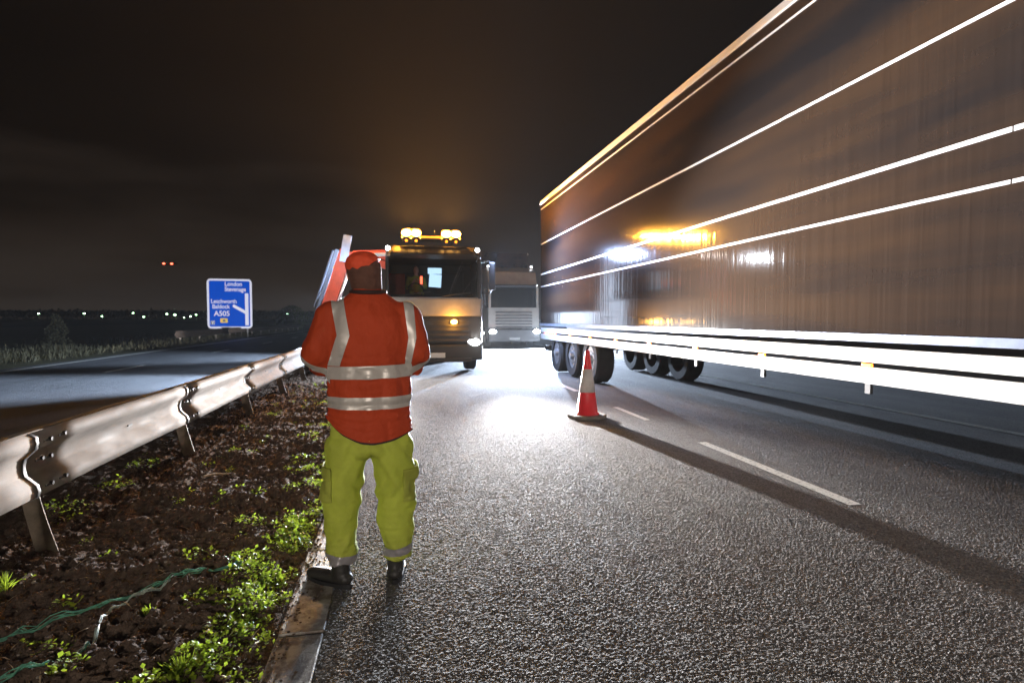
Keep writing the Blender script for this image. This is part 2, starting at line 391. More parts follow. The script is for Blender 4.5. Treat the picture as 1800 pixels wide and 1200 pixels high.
# central reserve: clods of dark soil
def soil_h(x, y):
    p = Vector((x, y, 0))
    h = .055*noise.noise(p*1.3) + .035*noise.noise(p*4.2 + Vector((3, 9, 1)))
    h += .034*(1 - abs(noise.noise(p*9.5 + Vector((7, 2, 5))))*2.2)
    h += .020*(1 - abs(noise.noise(p*24 + Vector((1, 4, 8))))*2) + .008*noise.noise(p*60)
    edge = min(1, max(0, (-.55 - x)/.2))
    e2 = min(1, max(0, (x + 3.62)/.3))
    return -.05 + (.02 + h)*edge*e2 + .015*edge
xs = []; x = -.54
while x > -3.6: xs.append(x); x -= .0125 if x > -2.6 else .05
ys = []; y = .9
while y < 60: ys.append(y); y += max(.0125, .0068*y)
vs = [(x, y, soil_h(x, y)) for y in ys for x in xs]; nx = len(xs)
fs = [(j*nx+i, j*nx+i+1, (j+1)*nx+i+1, (j+1)*nx+i) for j in range(len(ys)-1) for i in range(nx-1)]
me = bpy.data.meshes.new('central_reserve'); me.from_pydata(vs, [], [f[::-1] for f in fs]); me.update()
prop(link('central_reserve', me, M['soil']), kind='structure')
sheet('soil_bed', -3.6, -.6, -40, 900, -.085, M['soil'], kind='structure')

# left verge beyond the other carriageway
vs = []; xs = [-10.9 - .35*i - .02*i*i for i in range(40)]; ys = [4 + .5*j + .012*j*j for j in range(120)]
for y in ys:
    for i, x in enumerate(xs):
        vs.append((x, y, -.04 + min(.35, .04*i)*.5 + .07*noise.noise(Vector((x*.9, y*.9, 3))) * min(1, i/2)))
nx = len(xs)
fs = [(j*nx+i+1, j*nx+i, (j+1)*nx+i, (j+1)*nx+i+1) for j in range(len(ys)-1) for i in range(nx-1)]
me = bpy.data.meshes.new('left_verge'); me.from_pydata(vs, [], fs); me.update()
for p in me.polygons: p.use_smooth = True
prop(link('verge', me, M['verge']), kind='structure')
sheet('verge', 15, 40, -20, 500, -.03, M['verge'], kind='structure')

def quads(name, items, m, **k):
    """items: (pos, dir, side, length, width) -> bent leaf quads"""
    vs = []; fs = []
    for p, d, s_, L, w in items:
        i = len(vs); mid = p + d*L*.5 + Vector((0, 0, L*.08)); tip = p + d*L
        vs += [p, mid + s_*w*.5, tip, mid - s_*w*.5]; fs.append((i, i+1, i+2, i+3))
    me = bpy.data.meshes.new(name); me.from_pydata([tuple(v) for v in vs], [], fs); me.update()
    return prop(link(name, me, m), **k)
def rdir(zmin=-.2, zmax=1):
    a = random.uniform(0, 2*pi); z = random.uniform(zmin, zmax); r = math.sqrt(max(.05, 1 - min(1, z*z)))
    return Vector((r*cos(a), r*sin(a), z)).normalized()

# weeds along the edge of the lane: low leafy clumps
items = []
def clump(x, y, r, n, h=.05, lw=(.014, .03)):
    for _ in range(n):
        a = random.uniform(0, 2*pi); q = r*math.sqrt(random.random())
        px, py = x + q*cos(a), y + q*sin(a)
        if px > -.33: continue
        z = max(soil_h(px, py), -.02) + random.random()**1.4*h*(1.1 - q/r)
        d = rdir(-.1, .8); s_ = d.cross(Vector((0, 0, 1)) + rdir()*.5).normalized()
        L = random.uniform(*lw); items.append((Vector((px, py, z)), d, s_, L, L*random.uniform(.55, .9)))
for (x, y, r, n, h) in ((-.80, 2.46, .13, 420, .08), (-.92, 2.28, .12, 300, .07), (-.78, 2.72, .12, 260, .06), (-.74, 3.0, .14, 420, .08), (-.80, 3.3, .16, 420, .08), (-.86, 3.5, .12, 200, .06),
                        (-.72, 3.8, .13, 300, .06), (-.70, 4.1, .10, 200, .05), (-.98, 3.05, .10, 120, .05), (-1.15, 3.6, .10, 90, .04), (-1.0, 4.1, .10, 90, .04), (-1.3, 2.5, .08, 60, .04),
                        (-.66, 1.9, .10, 200, .06), (-.75, 2.1, .13, 200, .06), (-1.35, 2.15, .10, 60, .05), (-1.6, 3.1, .06, 40, .04), (-2.45, 3.4, .16, 150, .12), (-2.35, 4.6, .16, 120, .12), (-2.4, 3.0, .2, 120, .10),
                        (-2.4, 6.0, .15, 100, .12), (-2.3, 5.2, .15, 90, .12)):
    clump(x, y, r, n, h)
for _ in range(150):
    y = 1.7 + 9*random.random()**1.2
    clump(-.56 - abs(random.gauss(0, .12)), y, random.uniform(.05, .12), random.randint(30, 90), .045, (.012, .026))
for _ in range(75):
    y = 2 + 12*random.random(); clump(random.uniform(-2.0, -.9), y, random.uniform(.03, .08), random.randint(8, 40), .03, (.012, .026))
for _ in range(26):
    y = 5 + 10*random.random(); clump(random.uniform(-1.3, -.75), y, random.uniform(.08, .18), random.randint(40, 110), .04, (.016, .034))
for _ in range(50):
    y = 14 + 26*random.random(); clump(random.uniform(-1.6, -.7), y, random.uniform(.1, .3), 50, .07, (.03, .06))
quads('weeds', items, M['leaf'], label='low bright green weeds creeping over the soil beside the closed lane', cat='weeds', kind='stuff')

# a few taller grass tufts, each a plant of its own
def tuft(x, y, n, h, name='grass_tuft', lab='', m='leaf', grp='grass tufts in the soil'):
    it = []
    for _ in range(n):
        d = (Vector((random.gauss(0, .45), random.gauss(0, .45), 1))).normalized(); s_ = d.cross(rdir()).normalized()
        p = Vector((random.gauss(0, .012), random.gauss(0, .012), 0)); L = h*random.uniform(.6, 1.1)
        it.append((p, d, s_, L, .005))
    o = quads(name, it, M[m], label=lab, cat='plant', group=grp); o.location = (x, y, soil_h(x, y) - .01)
tuft(-.86, 2.43, 110, .09, lab='fine bladed grass tuft amid the leafy weeds in the foreground')
tuft(-1.18, 2.95, 26, .055, lab='small sprig of grass standing alone on the bare soil near the twine')
tuft(-1.02, 2.12, 40, .08, lab='upright grass tuft at the bottom edge beside the largest weed clump')
tuft(-2.02, 3.35, 60, .11, name='dandelion_plant', lab='rosette of narrow leaves with reddish heart under the nearest steel beam')

# straw, stones and debris on the soil
items = []
for _ in range(900):
    y = 1.8 + 14*random.random()**1.4; x = random.uniform(-2.9, -.62); a = random.uniform(0, pi)
    d = Vector((cos(a), sin(a), random.uniform(-.1, .3))).normalized(); L = random.uniform(.02, .10)
    items.append((Vector((x, y, soil_h(x, y) + .006)), d, d.cross(Vector((0, 0, 1))).normalized(), L, random.uniform(.003, .007)))
quads('straw_litter', items, M['straw'], label='scattered pale straw and dry stems lying on the dark soil', cat='straw', kind='stuff')
b = MB()
for _ in range(700):
    y = 1.7 + 14*random.random()**1.5; x = random.uniform(-2.9, -.6); r = random.uniform(.004, .014)
    b.sph((x, y, soil_h(x, y) + r*.3), (r*random.uniform(.8, 1.4), r, r*.7), 1)
b.build('gravel', M['stone'], label='small pale stones scattered through the dark soil', cat='gravel', kind='stuff')
TV, TF = [], []
b0 = bmesh.new(); bmesh.ops.create_icosphere(b0, subdivisions=1, radius=1); ICV = [v.co.copy() for v in b0.verts]; ICF = [tuple(v.index for v in f.verts) for f in b0.faces]; b0.free()
for _ in range(6500):
    y = 1.7 + 11*random.random()**1.6; x = random.uniform(-2.6, -.58) if _ % 6 else -.56 + abs(random.gauss(0, .07)); r = random.uniform(.004, .013)*(1 + .08*y)*(1 if x < -.57 else .6)
    i0 = len(TV); sc_ = (r*random.uniform(.7, 1.5), r*random.uniform(.7, 1.3), r*random.uniform(.5, .9)); zz = (soil_h(x, y) if x < -.54 else .004) + r*.25
    TV += [(x + v.x*sc_[0]*random.uniform(.7, 1.2), y + v.y*sc_[1]*random.uniform(.7, 1.2), zz + v.z*sc_[2]*random.uniform(.7, 1.2)) for v in ICV]; TF += [tuple(k + i0 for k in f) for f in ICF]
me = bpy.data.meshes.new('soil_crumbs'); me.from_pydata(TV, [], TF); me.update()
prop(link('soil_crumbs', me, M['soil']), label='loose dark crumbs of earth scattered over the central reserve', cat='soil', kind='stuff')
b = MB(); pts = [(-1.66, 5.3), (-1.60, 5.45), (-1.48, 5.62), (-1.42, 5.8)]
b.tube([(x, y, soil_h(x, y) + .02) for x, y in pts], [.012, .011, .009, .005]).build('stick', M['straw'], label='short pale stick lying on the soil near the second barrier post', cat='stick')

# green plastic twine trailing over the soil
def cord(pts, r, n, spread, m, lab):
    b = MB()
    for k in range(n):
        ox = random.uniform(-1, 1)*spread; ph = random.uniform(0, 6); out = []
        for i in range(len(pts) - 1):
            for t in range(8):
                f_ = (i + t/8); u = t/8
                p0 = Vector(pts[max(i-1, 0)]); p1 = Vector(pts[i]); p2 = Vector(pts[i+1]); p3 = Vector(pts[min(i+2, len(pts)-1)])
                q = .5*((2*p1) + (p2-p0)*u + (2*p0-5*p1+4*p2-p3)*u*u + (3*p1-p0-3*p2+p3)*u**3)
                w = ox + .012*sin(f_*1.7 + ph)
                x, y = q.x + w*.5, q.y + w
                out.append((x, y, max(soil_h(x, y), -.005) + .014 + .006*sin(f_*2.3 + ph)))
        b.tube(out, r, 5)
    return b.build('cord', M[m], label=lab, cat='cord', group='strands of twine on the soil', smooth=True)
cord([(-2.1, 2.75), (-1.75, 2.83), (-1.45, 3.02), (-1.2, 3.28), (-1.0, 3.42), (-.85, 3.40)], .0022, 7, .02, 'twine', 'bundle of green twine from the barrier toward the leafy weeds')
cord([(-1.85, 2.30), (-1.55, 2.42), (-1.36, 2.56), (-1.30, 2.68)], .0022, 6, .016, 'twine', 'lower bundle of green twine running to the forked bend')
cord([(-1.33, 2.60), (-1.31, 2.72), (-1.36, 2.95), (-1.30, 3.12), (-1.18, 3.28)], .0022, 5, .010, 'twinew', 'pale shiny strand of twine bending between the two green bundles')

# ------------------------------------------------------------------ central safety barrier
BX, BZ0, BZ1 = -2.10, .36, .745
prof = [(-.055, .745), (-.02, .748), (.012, .728), (.018, .690), (.010, .655), (-.048, .600), (-.055, .565), (-.055, .535), (-.048, .500), (.010, .445), (.020, .410), (.012, .372), (-.02, .355), (-.05, .358)]
barrier = empty('safety_barrier', (BX, 3.9, 0), label='long corrugated steel crash barrier along the central reserve beside the worker', cat='crash barrier')
def wbeam(y0, y1, sgn, x0, parent, sc=1.0, name='beam', m='galv'):
    b = MB(); rings = []
    ny = 7
    for j in range(ny):
        y = y0 + (y1 - y0)*j/(ny-1); dx = .006*noise.noise(Vector((x0, y*.5, 0))); dz = .012*noise.noise(Vector((x0, y*.35, 5)))
        e_ = .004 if j == 0 else 0
        rings.append([b.bm.verts.new((x0 + sgn*((px + e_)*sc) + dx, y, pz + dz)) for px, pz in prof])
    for j in range(ny-1):
        for i in range(len(prof)-1): b.bm.faces.new((rings[j][i], rings[j][i+1], rings[j+1][i+1], rings[j+1][i]))
    o = b.build(name, M[m], parent, smooth=True)
    sm = o.modifiers.new('thick', 'SOLIDIFY'); sm.thickness = .005; sm.offset = -1
    return o
PY = [1.50 + 2.43*k for k in range(17)]
BL = Vector((BX, 3.9, 0))
def rel(o, base=BL):
    o.data.transform(Matrix.Translation(-base)); return o
for k, py in enumerate(PY):
    wb = wbeam(py - .14, py + 2.43 + .0, 1, BX, barrier); rel(wb)
    wbk = wbeam(py - .14, py + 2.43, -1, BX - .25, barrier); wbk.location.z -= .04; rel(wbk)
    # joint: raised lip and bolts
    if k < 6:
        lip = MB(); rr = []
        for yy, ex in ((py - .16, .008), (py - .135, .010), (py - .13, .0)):
            rr.append([lip.bm.verts.new((BX + px + ex, yy, pz)) for px, pz in prof])
        for j in range(2):
            for i in range(len(prof)-1): lip.bm.faces.new((rr[j][i], rr[j][i+1], rr[j+1][i+1], rr[j+1][i]))
        rel(lip.build('joint_lip', M['chassis'], barrier, smooth=True))
        for (yy, zz, dx) in ((py - .02, .695, .02), (py + .13, .70, .02), (py + .02, .57, -.05), (py + .11, .565, -.05), (py - .02, .425, .02), (py + .13, .43, .02)):
            bo = MB().cyl((BX + dx - .005, yy, zz), (BX + dx + .014, yy, zz), .013, n=6).box((BX + dx + .001, yy - .035, zz - .004), (.004, .05, .012))
            rel(bo.build('bolt', M['black'], barrier))
        rel(MB().box((BX - .052, py + 1.2, .555), (.010, .07, .010)).build('slot', M['black'], barrier))
    pb = MB(); rings = []
    for t in range(7):
        u = t/6; z = .62*(1-u) - .10*u; xx = BX - .125 + .13*u**1.6 + .02*u
        w = .042 + .02*u
        rings.append([pb.bm.verts.new((xx + a, py + c, z)) for a, c in ((-w, -.03), (w, -.03), (w, -.024), (-w+.008, -.024), (-w+.008, .03), (-w, .03))])
    for t in range(6):
        for i in range(6): pb.bm.faces.new((rings[t][i], rings[t][(i+1) % 6], rings[t+1][(i+1) % 6], rings[t+1][i]))
    po = pb.build('post', M['galvd'], barrier); rel(po)
    po.modifiers.new('s', 'SOLIDIFY').thickness = .006
    if k < 8: rel(MB().box((BX - .125, py, .60), (.15, .06, .08)).build('spacer', M['galvd'], barrier))
o = wbeam(PY[-1] + 2.43, 260, 1, BX, barrier); rel(o)

# barrier on the far verge by the sign
vb = empty('verge_barrier', (-11.9, 30, 0), label='low dull steel barrier on the verge in front of the blue sign', cat='crash barrier')
o = wbeam(34, 44, 1, -11.9, vb, m='rustrail'); rel(o, Vector((-11.9, 30, 0))); o = wbeam(44, 95, 1, -11.9, vb, m='rustrail'); rel(o, Vector((-11.9, 30, 0)))
for k in range(14):
    rel(MB().box((-12.02, 35 + 3.2*k, .3), (.08, .06, .7)).build('post', M['galvd'], vb), Vector((-11.9, 30, 0)))

# ------------------------------------------------------------------ traffic cone
cone = empty('traffic_cone', (2.66, 7.78, 0), R(12), label='red and white traffic cone standing on the closed lane beside the dashed line', cat='traffic cone')
b = MB(); n8 = 8
pts = [(.285*cos(pi/8 + 2*pi*i/8)*1.0, .285*sin(pi/8 + 2*pi*i/8)) for i in range(8)]
b.prism(pts, .0, .05, 'z')
bb = b.build('base', M['conebase'], cone); bv = bb.modifiers.new('b', 'BEVEL'); bv.width = .014; bv.segments = 3
def cr_(z): return .155 - (.155 - .032)*(z - .05)/.90
MB().lathe([(.175, .052), (.17, .065), (cr_(.075), .075), (cr_(.37), .37)], n=40).build('lower_body', M['conered'], cone, smooth=True)
MB().lathe([(cr_(.37), .37), (cr_(.36)+.004, .37), (cr_(.70)+.004, .70), (cr_(.70), .70)], n=40).build('reflective_sleeve', M['conesleeve'], cone, smooth=True)
MB().lathe([(cr_(.70), .70), (cr_(.93), .93), (.030, .955), (.024, .965), (.0, .965)], n=40).build('tip', M['conered'], cone, smooth=True)

# ------------------------------------------------------------------ the blue direction sign
sg = empty('road_sign', (-12.62, 47, 0), R(7), label='large blue motorway direction sign with white border on the far verge', cat='road sign')
def rrect(w, h, r, cx=0, cz=0, n=6):
    out = []
    for (sx, sz, a0) in ((1, 1, 0), (-1, 1, 90), (-1, -1, 180), (1, -1, 270)):
        for i in range(n+1):
            a = R(a0 + 90*i/n); out.append((cx + sx*(w/2 - r) + r*cos(a), cz + sz*(h/2 - r) + r*sin(a)))
    return out
SW, SH, SZ = 3.12, 3.78, 2.56
MB().prism(rrect(SW, SH, .28, 0, SZ), -.0, .05).build('border', M['signwhite'], sg)
MB().prism(rrect(SW - .30, SH - .30, .10, 0, SZ), -.006, -.001).build('panel', M['signblue'], sg)
def text(s, x, z, size, m, parent, name='lettering', y=-.012, ax='LEFT', sq=1.0, rx=True):
    cu = bpy.data.curves.new(name, 'FONT'); cu.body = s; cu.size = size; cu.align_x = ax; cu.extrude = .002; cu.offset = .016*size
    t = bpy.data.objects.new('t', cu); COL.objects.link(t)
    bpy.context.view_layer.update()
    me = bpy.data.meshes.new_from_object(t.evaluated_get(bpy.context.evaluated_depsgraph_get()))
    bpy.data.objects.remove(t)
    me.transform(Matrix.Translation((x, y, z)) @ Matrix.Rotation(R(90), 4, 'X') @ Matrix.Diagonal((sq, 1, 1, 1)))
    me.materials.clear()
    return link(name, me, M[m], parent)
text("London", -.34, SZ + 1.36, .46, 'signwhite', sg, sq=.86)
text("Stevenage", -.34, SZ + .96, .46, 'signwhite', sg, sq=.80)
text("Letchworth", -1.30, SZ + .04, .44, 'signwhite', sg, sq=.86)
text("Baldock", -1.22, SZ - .36, .44, 'signwhite', sg, sq=.86)
text("A505", -1.10, SZ - .93, .56, 'signwhite', sg, sq=.9)
MB().prism(rrect(.24, 2.45, .02, 1.18, SZ - .42), -.012, -.0065).build('route_arrow', M['signwhite'], sg)
MB().prism([(.18, SZ - .13), (.30, SZ - .05), (1.08, SZ - .52), (1.08, SZ - .78), (.22, SZ - .26)], -.013, -.0068).build('route_arrow', M['signwhite'], sg)
MB().prism(rrect(.52, .34, .06, -.42, SZ - 1.28), -.012, -.0065).build('diversion_panel', M['yellow'], sg)
MB().prism([(-.52, SZ - 1.36), (-.32, SZ - 1.36), (-.32, SZ - 1.28), (-.36, SZ - 1.20), (-.48, SZ - 1.20)], -.018, -.013).build('diversion_symbol', M['black'], sg)
MB().prism(rrect(.28, .28, .03, -1.20, SZ - 1.44), -.012, -.0065).build('junction_panel', M['signwhite'], sg)
MB().prism(rrect(.24, .24, .02, -1.20, SZ - 1.44), -.016, -.0125).build('junction_panel', M['black'], sg)
text("9", -1.20, SZ - 1.53, .26, 'signwhite', sg, y=-.02, ax='CENTER')
for px in (-1.15, -.5, .35, 1.2): MB().box((px, .12, .7), (.09, .09, 1.6)).build('post', M['signback'], sg)

# ------------------------------------------------------------------ wheels and vehicles
def wheel(name, x, y, z, r, w, parent, side):
    """side: +1 the outer face looks to +x"""
    g = MB(); x0 = x - w/2; prof_ = [(r*.60, 0), (r*.92, 0), (r, .12*w), (r, .88*w), (r*.92, w), (r*.60, w)]
    rings = []; n = 36
    for rr, xx in prof_:
        rings.append([g.bm.verts.new((x0 + xx, y + rr*cos(2*pi*i/n), z + rr*sin(2*pi*i/n))) for i in range(n)])
    for k in range(len(rings)):
        kk = (k+1) % len(rings)
        for i in range(n): g.bm.faces.new((rings[k][i], rings[k][(i+1) % n], rings[kk][(i+1) % n], rings[kk][i]))
    t = g.build(name, M['rubber'], parent, smooth=True, auto=35)
    xo = x + side*w*.30
    rm = MB().cyl((xo - .04, y, z), (xo + .04, y, z), r*.60, n=32).cyl((xo, y, z), (xo + side*.12, y, z), r*.22, r*.16, n=20)
    for k in range(8):
        a = 2*pi*k/8; rm.cyl((xo + side*.03, y + r*.36*cos(a), z + r*.36*sin(a)), (xo + side*.065, y + r*.36*cos(a), z + r*.36*sin(a)), .02, n=6)
    rm.build('rim', M['rim'], t, smooth=True, auto=30)
    return t

# --- road works truck, facing us
tr = empty('works_truck', (.91, TY, 0), 0, label='road works truck with lit amber roof beacons facing the worker in the closed lane', cat='truck')
HW = 1.225
# local: x right, y back from the front plane
b = MB()
b.box((0, 1.0, 1.72), (2*HW, 1.9, .50), bev=.05)              # white band under the screen, with sides
b.build('front_panel', M['cabwhite'], tr)
b = MB(); b.box((0, .96, 1.12), (2*HW - .01, 1.92, .70), bev=.05)
for k in range(5): b.box((0, -.012, .86 + .13*k), (1.75, .03, .055), bev=.01)
b.build('grille', M['darkgrey'], tr)
MB().box((0, .93, .56), (2*HW + .02, 1.9, .42), bev=.06).box((0, -.02, .36), (1.9, .10, .10), bev=.02).build('bumper', M['darkgrey'], tr)
b = MB()
b.box((0, 1.92, 2.5), (2*HW - .06, .06, 1.2))
for s_ in (-1, 1):
    b.box((s_*(HW - .055), .13, 2.47), (.09, .12, 1.08), (R(-4), 0, 0), bev=.02)
    b.box((s_*(HW - .03), .98, 2.46), (.05, .10, 1.05))
    b.box((s_*(HW - .03), 1.5, 2.46), (.05, .86, 1.05))
b.build('cab_frame', M['black'], tr)
b = MB(); b.prism([(-.02, 2.96), (.0, 3.02), (.14, 3.24), (.5, 3.32), (1.7, 3.30), (1.95, 3.20), (1.95, 2.96)], -HW + .02, HW - .02, 'x')
rf = b.build('roof', M['cabbrown'], tr); bv = rf.modifiers.new('b', 'BEVEL'); bv.width = .05; bv.segments = 3
MB().box((0, -.10, 3.0), (2.2, .26, .05), (R(-18), 0, 0), bev=.015).build('sun_visor', M['black'], tr)
b = MB(); N = 14; g0 = []
for j in range(2):
    row = []
    for i in range(N+1):
        u = -1 + 2*i/N; row.append(b.bm.verts.new((u*(HW - .08), .035 + .10*u*u + (.08 if j else 0), 1.97 if j == 0 else 2.97)))
    g0.append(row)
for i in range(N): b.bm.faces.new((g0[0][i], g0[0][i+1], g0[1][i+1], g0[1][i]))
ws = b.build('windscreen', M['windscreen'], tr, smooth=True)
MB().tube([(-.9, -.0, 1.99), (-.5, .0, 2.06), (-.1, .01, 2.10)], .012).build('wiper', M['black'], ws)
MB().tube([(.2, 0, 1.99), (.55, 0, 2.05), (.95, .03, 2.09)], .012).build('wiper', M['black'], ws)
for s_ in (-1, 1):
    MB().box((s_*(HW - .012), .55, 2.46), (.008, .74, .96)).build('side_window', M['windscreen'], tr)
    d = MB().box((s_*(HW + .004), .62, 1.35), (.02, 1.0, 1.15), bev=.008).build('door', M['cabwhite'], tr)
    MB().box((s_*(HW + .03), .98, 1.62), (.03, .16, .035), bev=.008).build('handle', M['black'], d)
# cab inside
b = MB().box((0, .42, 1.96), (2.2, .5, .16), bev=.04).box((-.45, 1.25, 2.0), (.5, .5, .16), bev=.04).box((-.45, 1.5, 2.35), (.5, .14, .7), bev=.04).box((.5, 1.25, 2.0), (.8, .5, .16), bev=.04).box((.5, 1.5, 2.35), (.8, .14, .7), bev=.04)
b.build('dashboard', M['interior'], tr)
MB().box((.06, .62, 2.42), (.32, .02, .34), (0, R(4), 0), bev=.01).box((.05, .63, 2.68), (.36, .02, .16), bev=.01).build('screen', M['screen'], tr)
b = MB()
for k in range(24):
    a = 2*pi*k/24; a2 = 2*pi*(k+1)/24
    b.cyl((-.45 + .2*cos(a), .66 + .07*sin(a), 2.18 + .18*sin(a)), (-.45 + .2*cos(a2), .66 + .07*sin(a2), 2.18 + .18*sin(a2)), .014, n=8)
b.build('steering_wheel', M['black'], tr)
MB().box((-.30, .70, 2.44), (.06, .02, .20)).build('red_glow_strip', M['redlamp'], tr)  # red strip added behind the windscreen, glowing by its own emission
# lamps
for s_ in (-1, 1):
    hl = MB().prism([(-.17, .72), (.15, .72), (.17, .80), (.12, .93), (-.17, .90)], -.035, .05).build('headlamp', M['chassis'], tr)
    hl.data.transform(Matrix.Diagonal((s_, 1, 1, 1))); hl.location = (s_*1.0, 0, 0)
    hl.data.flip_normals() if s_ < 0 else None
    b = MB().sph((.03*s_, -.05, .815), (.125, .03, .082), 3).sph((-.10*s_, -.05, .83), (.045, .02, .04), 2)
    b.build('lens', M['whitelens'], hl, smooth=True)
    wl = MB().box((s_*1.09 - (.0 if s_ > 0 else .06), -.03, 3.17), (.13, .09, .12), bev=.02).build('work_lamp', M['chassis'], tr)
    MB().cyl((s_*1.09 - (.0 if s_ > 0 else .06), -.08, 3.17), (s_*1.09 - (.0 if s_ > 0 else .06), -.09, 3.17), .05).build('lens', M['whitelens'], wl)
    MB().box((s_*(HW + .02), -.02, 1.05), (.04, .03, .05)).build('marker_lamp', M['marker'], tr)
gl = MB().box((.49, -.03, 1.34), (.22, .05, .13), bev=.02).build('grille_beacon', M['chassis'], tr)
MB().sph((.49, -.07, 1.34), (.075, .03, .05), 3).build('lens', M['amberlens'], gl, smooth=True)
gl = MB().box((-.49, -.03, 1.34), (.22, .05, .13), bev=.02).build('grille_beacon', M['chassis'], tr)
MB().sph((-.49, -.07, 1.34), (.075, .03, .05), 3).build('lens', M['amberlens'], gl, smooth=True)
pl = MB().box((-.02, -.075, .49), (.56, .012, .125), bev=.004).build('number_plate', M['whitep'], tr)
lb = MB().box((-.05, .12, 3.42), (1.50, .22, .05), bev=.015).box((-.55, .12, 3.36), (.06, .1, .1)).box((.45, .12, 3.36), (.06, .1, .1)).build('light_bar', M['chassis'], tr)
MB().box((-.07, -.0, 3.475), (.50, .05, .05), bev=.015).build('bar_lens', M['amberbar'], lb)
for bx in (-.69, -.45, .31, .55):
    MB().cyl((bx, .06, 3.45), (bx, .06, 3.48), .10).build('beacon_base', M['chassis'], lb)
    dm = MB().lathe([(.125, 3.47), (.13, 3.50), (.125, 3.62), (.10, 3.67), (.0, 3.685)], (bx, .09, 0), 24).build('beacon_dome', M['amberbar'], lb, smooth=True)
    MB().sph((bx, -.03, 3.565), (.118, .05, .085), 3).build('beacon_lens', M['amberlens'], dm, smooth=True)
    MB().cyl((bx, -.0, 3.375), (bx, -.03, 3.375), .035).build('beacon_lens', M['amberbar'], lb)
MB().cyl((.02, .12, 3.44), (.02, .12, 3.66), .006, n=6).build('aerial', M['black'], tr)
for s_ in (-1, 1):
    mr = MB().tube([(s_*HW, .15, 2.88), (s_*(HW + .16), .05, 2.92), (s_*(HW + .24), .02, 2.86)], .016).tube([(s_*HW, .15, 2.10), (s_*(HW + .16), .05, 2.06), (s_*(HW + .24), .02, 2.14)], .016).build('mirror_arm', M['black'], tr)
    MB().box((s_*(HW + .26), .02, 2.52), (.16, .12, .72), bev=.04).build('mirror', M['black'], mr)
for s_ in (-1, 1):
    wheel('wheel', s_*(HW - .17), 1.35, .50, .50, .30, tr, s_)
    wheel('wheel', s_*(HW - .30), 5.2, .50, .50, .56, tr, s_)
    MB().box((s_*(HW - .05), 1.35, 1.08), (.14, 1.2, .08), bev=.03).build('mudguard', M['black'], tr)
MB().box((-.4, 4.0, .85), (.12, 5.6, .22)).box((.4, 4.0, .85), (.12, 5.6, .22)).build('chassis', M['chassis'], tr)
MB().box((0, 4.6, 1.15), (2.45, 4.6, .16)).box((0, 2.35, 1.7), (2.4, .08, 1.1)).box((-1.2, 4.6, 1.4), (.05, 4.6, .5)).box((1.2, 4.6, 1.4), (.05, 4.6, .5)).build('load_bed', M['darkgrey'], tr)
# orange folding crane behind the cab, reaching out over the central reserve
cr0 = empty('crane', (0, 0, 0)); cr0.parent = tr
MB().box((-.95, 2.1, 1.9), (.5, .45, 1.6), bev=.05).build('column', M['orange'], cr0)
MB().prism([(-1.20, 3.00), (-1.20, 2.82), (-2.05, 3.0), (-2.20, 3.22), (-2.12, 3.32), (-1.05, 3.38), (-.98, 3.16)], 1.95, 2.15).build('boom', M['orange'], cr0)
MB().prism([(-1.62, 3.16), (-1.18, 3.19), (-1.18, 3.29), (-1.62, 3.26)], 1.938, 1.949).build('boom_marking', M['whitep'], cr0)
# jib: slanting channel from lower left up to the knuckle
def slab(name, p0, p1, off0, off1, y0, y1, m):
    """a slanting board between p0 and p1 (x,z); off0..off1 across its width"""
    a = Vector(p0); c = Vector(p1); t = (c - a).normalized(); nrm = Vector((t.y, -t.x))
    q = [a + nrm*off0, a + nrm*off1, c + nrm*off1, c + nrm*off0]
    return MB().prism([(v.x, v.y) for v in q], y0, y1).build(name, M[m], cr0)
J0, J1 = (-3.02, 1.62), (-2.46, 3.34)
slab('jib', J0, J1, -.0, .34, 1.69, 1.92, 'orange')
slab('jib_edge', (-3.05, 1.60), (-2.50, 3.30), -.075, -.003, 1.68, 1.94, 'steelblue')
slab('jib_edge', (-3.07, 1.72), (-2.56, 3.26), -.10, -.078, 1.68, 1.90, 'steelblue')
a_, c_ = Vector((-2.60, 1.66)), Vector((-2.14, 3.10))
MB().cyl((a_.x, 1.70, a_.y), (c_.x, 1.70, c_.y), .05, .035).build('hydraulic_cylinder', M['chrome'], cr0, smooth=True, auto=40)
slab('knuckle_plate', (-2.42, 2.98), (-2.30, 3.70), -.05, .17, 1.58, 1.66, 'steelblue')
MB().prism([(-2.66, 2.80), (-2.50, 2.80), (-2.58, 2.94)], 1.70, 1.715).build('warning_sticker', M['yellow'], cr0)
MB().sph((-2.74, 1.80, 1.78), (.10, .10, .10), 2).cyl((-2.74, 1.6, 1.78), (-2.74, 2.0, 1.78), .05).build('pivot', M['chassis'], cr0, smooth=True)

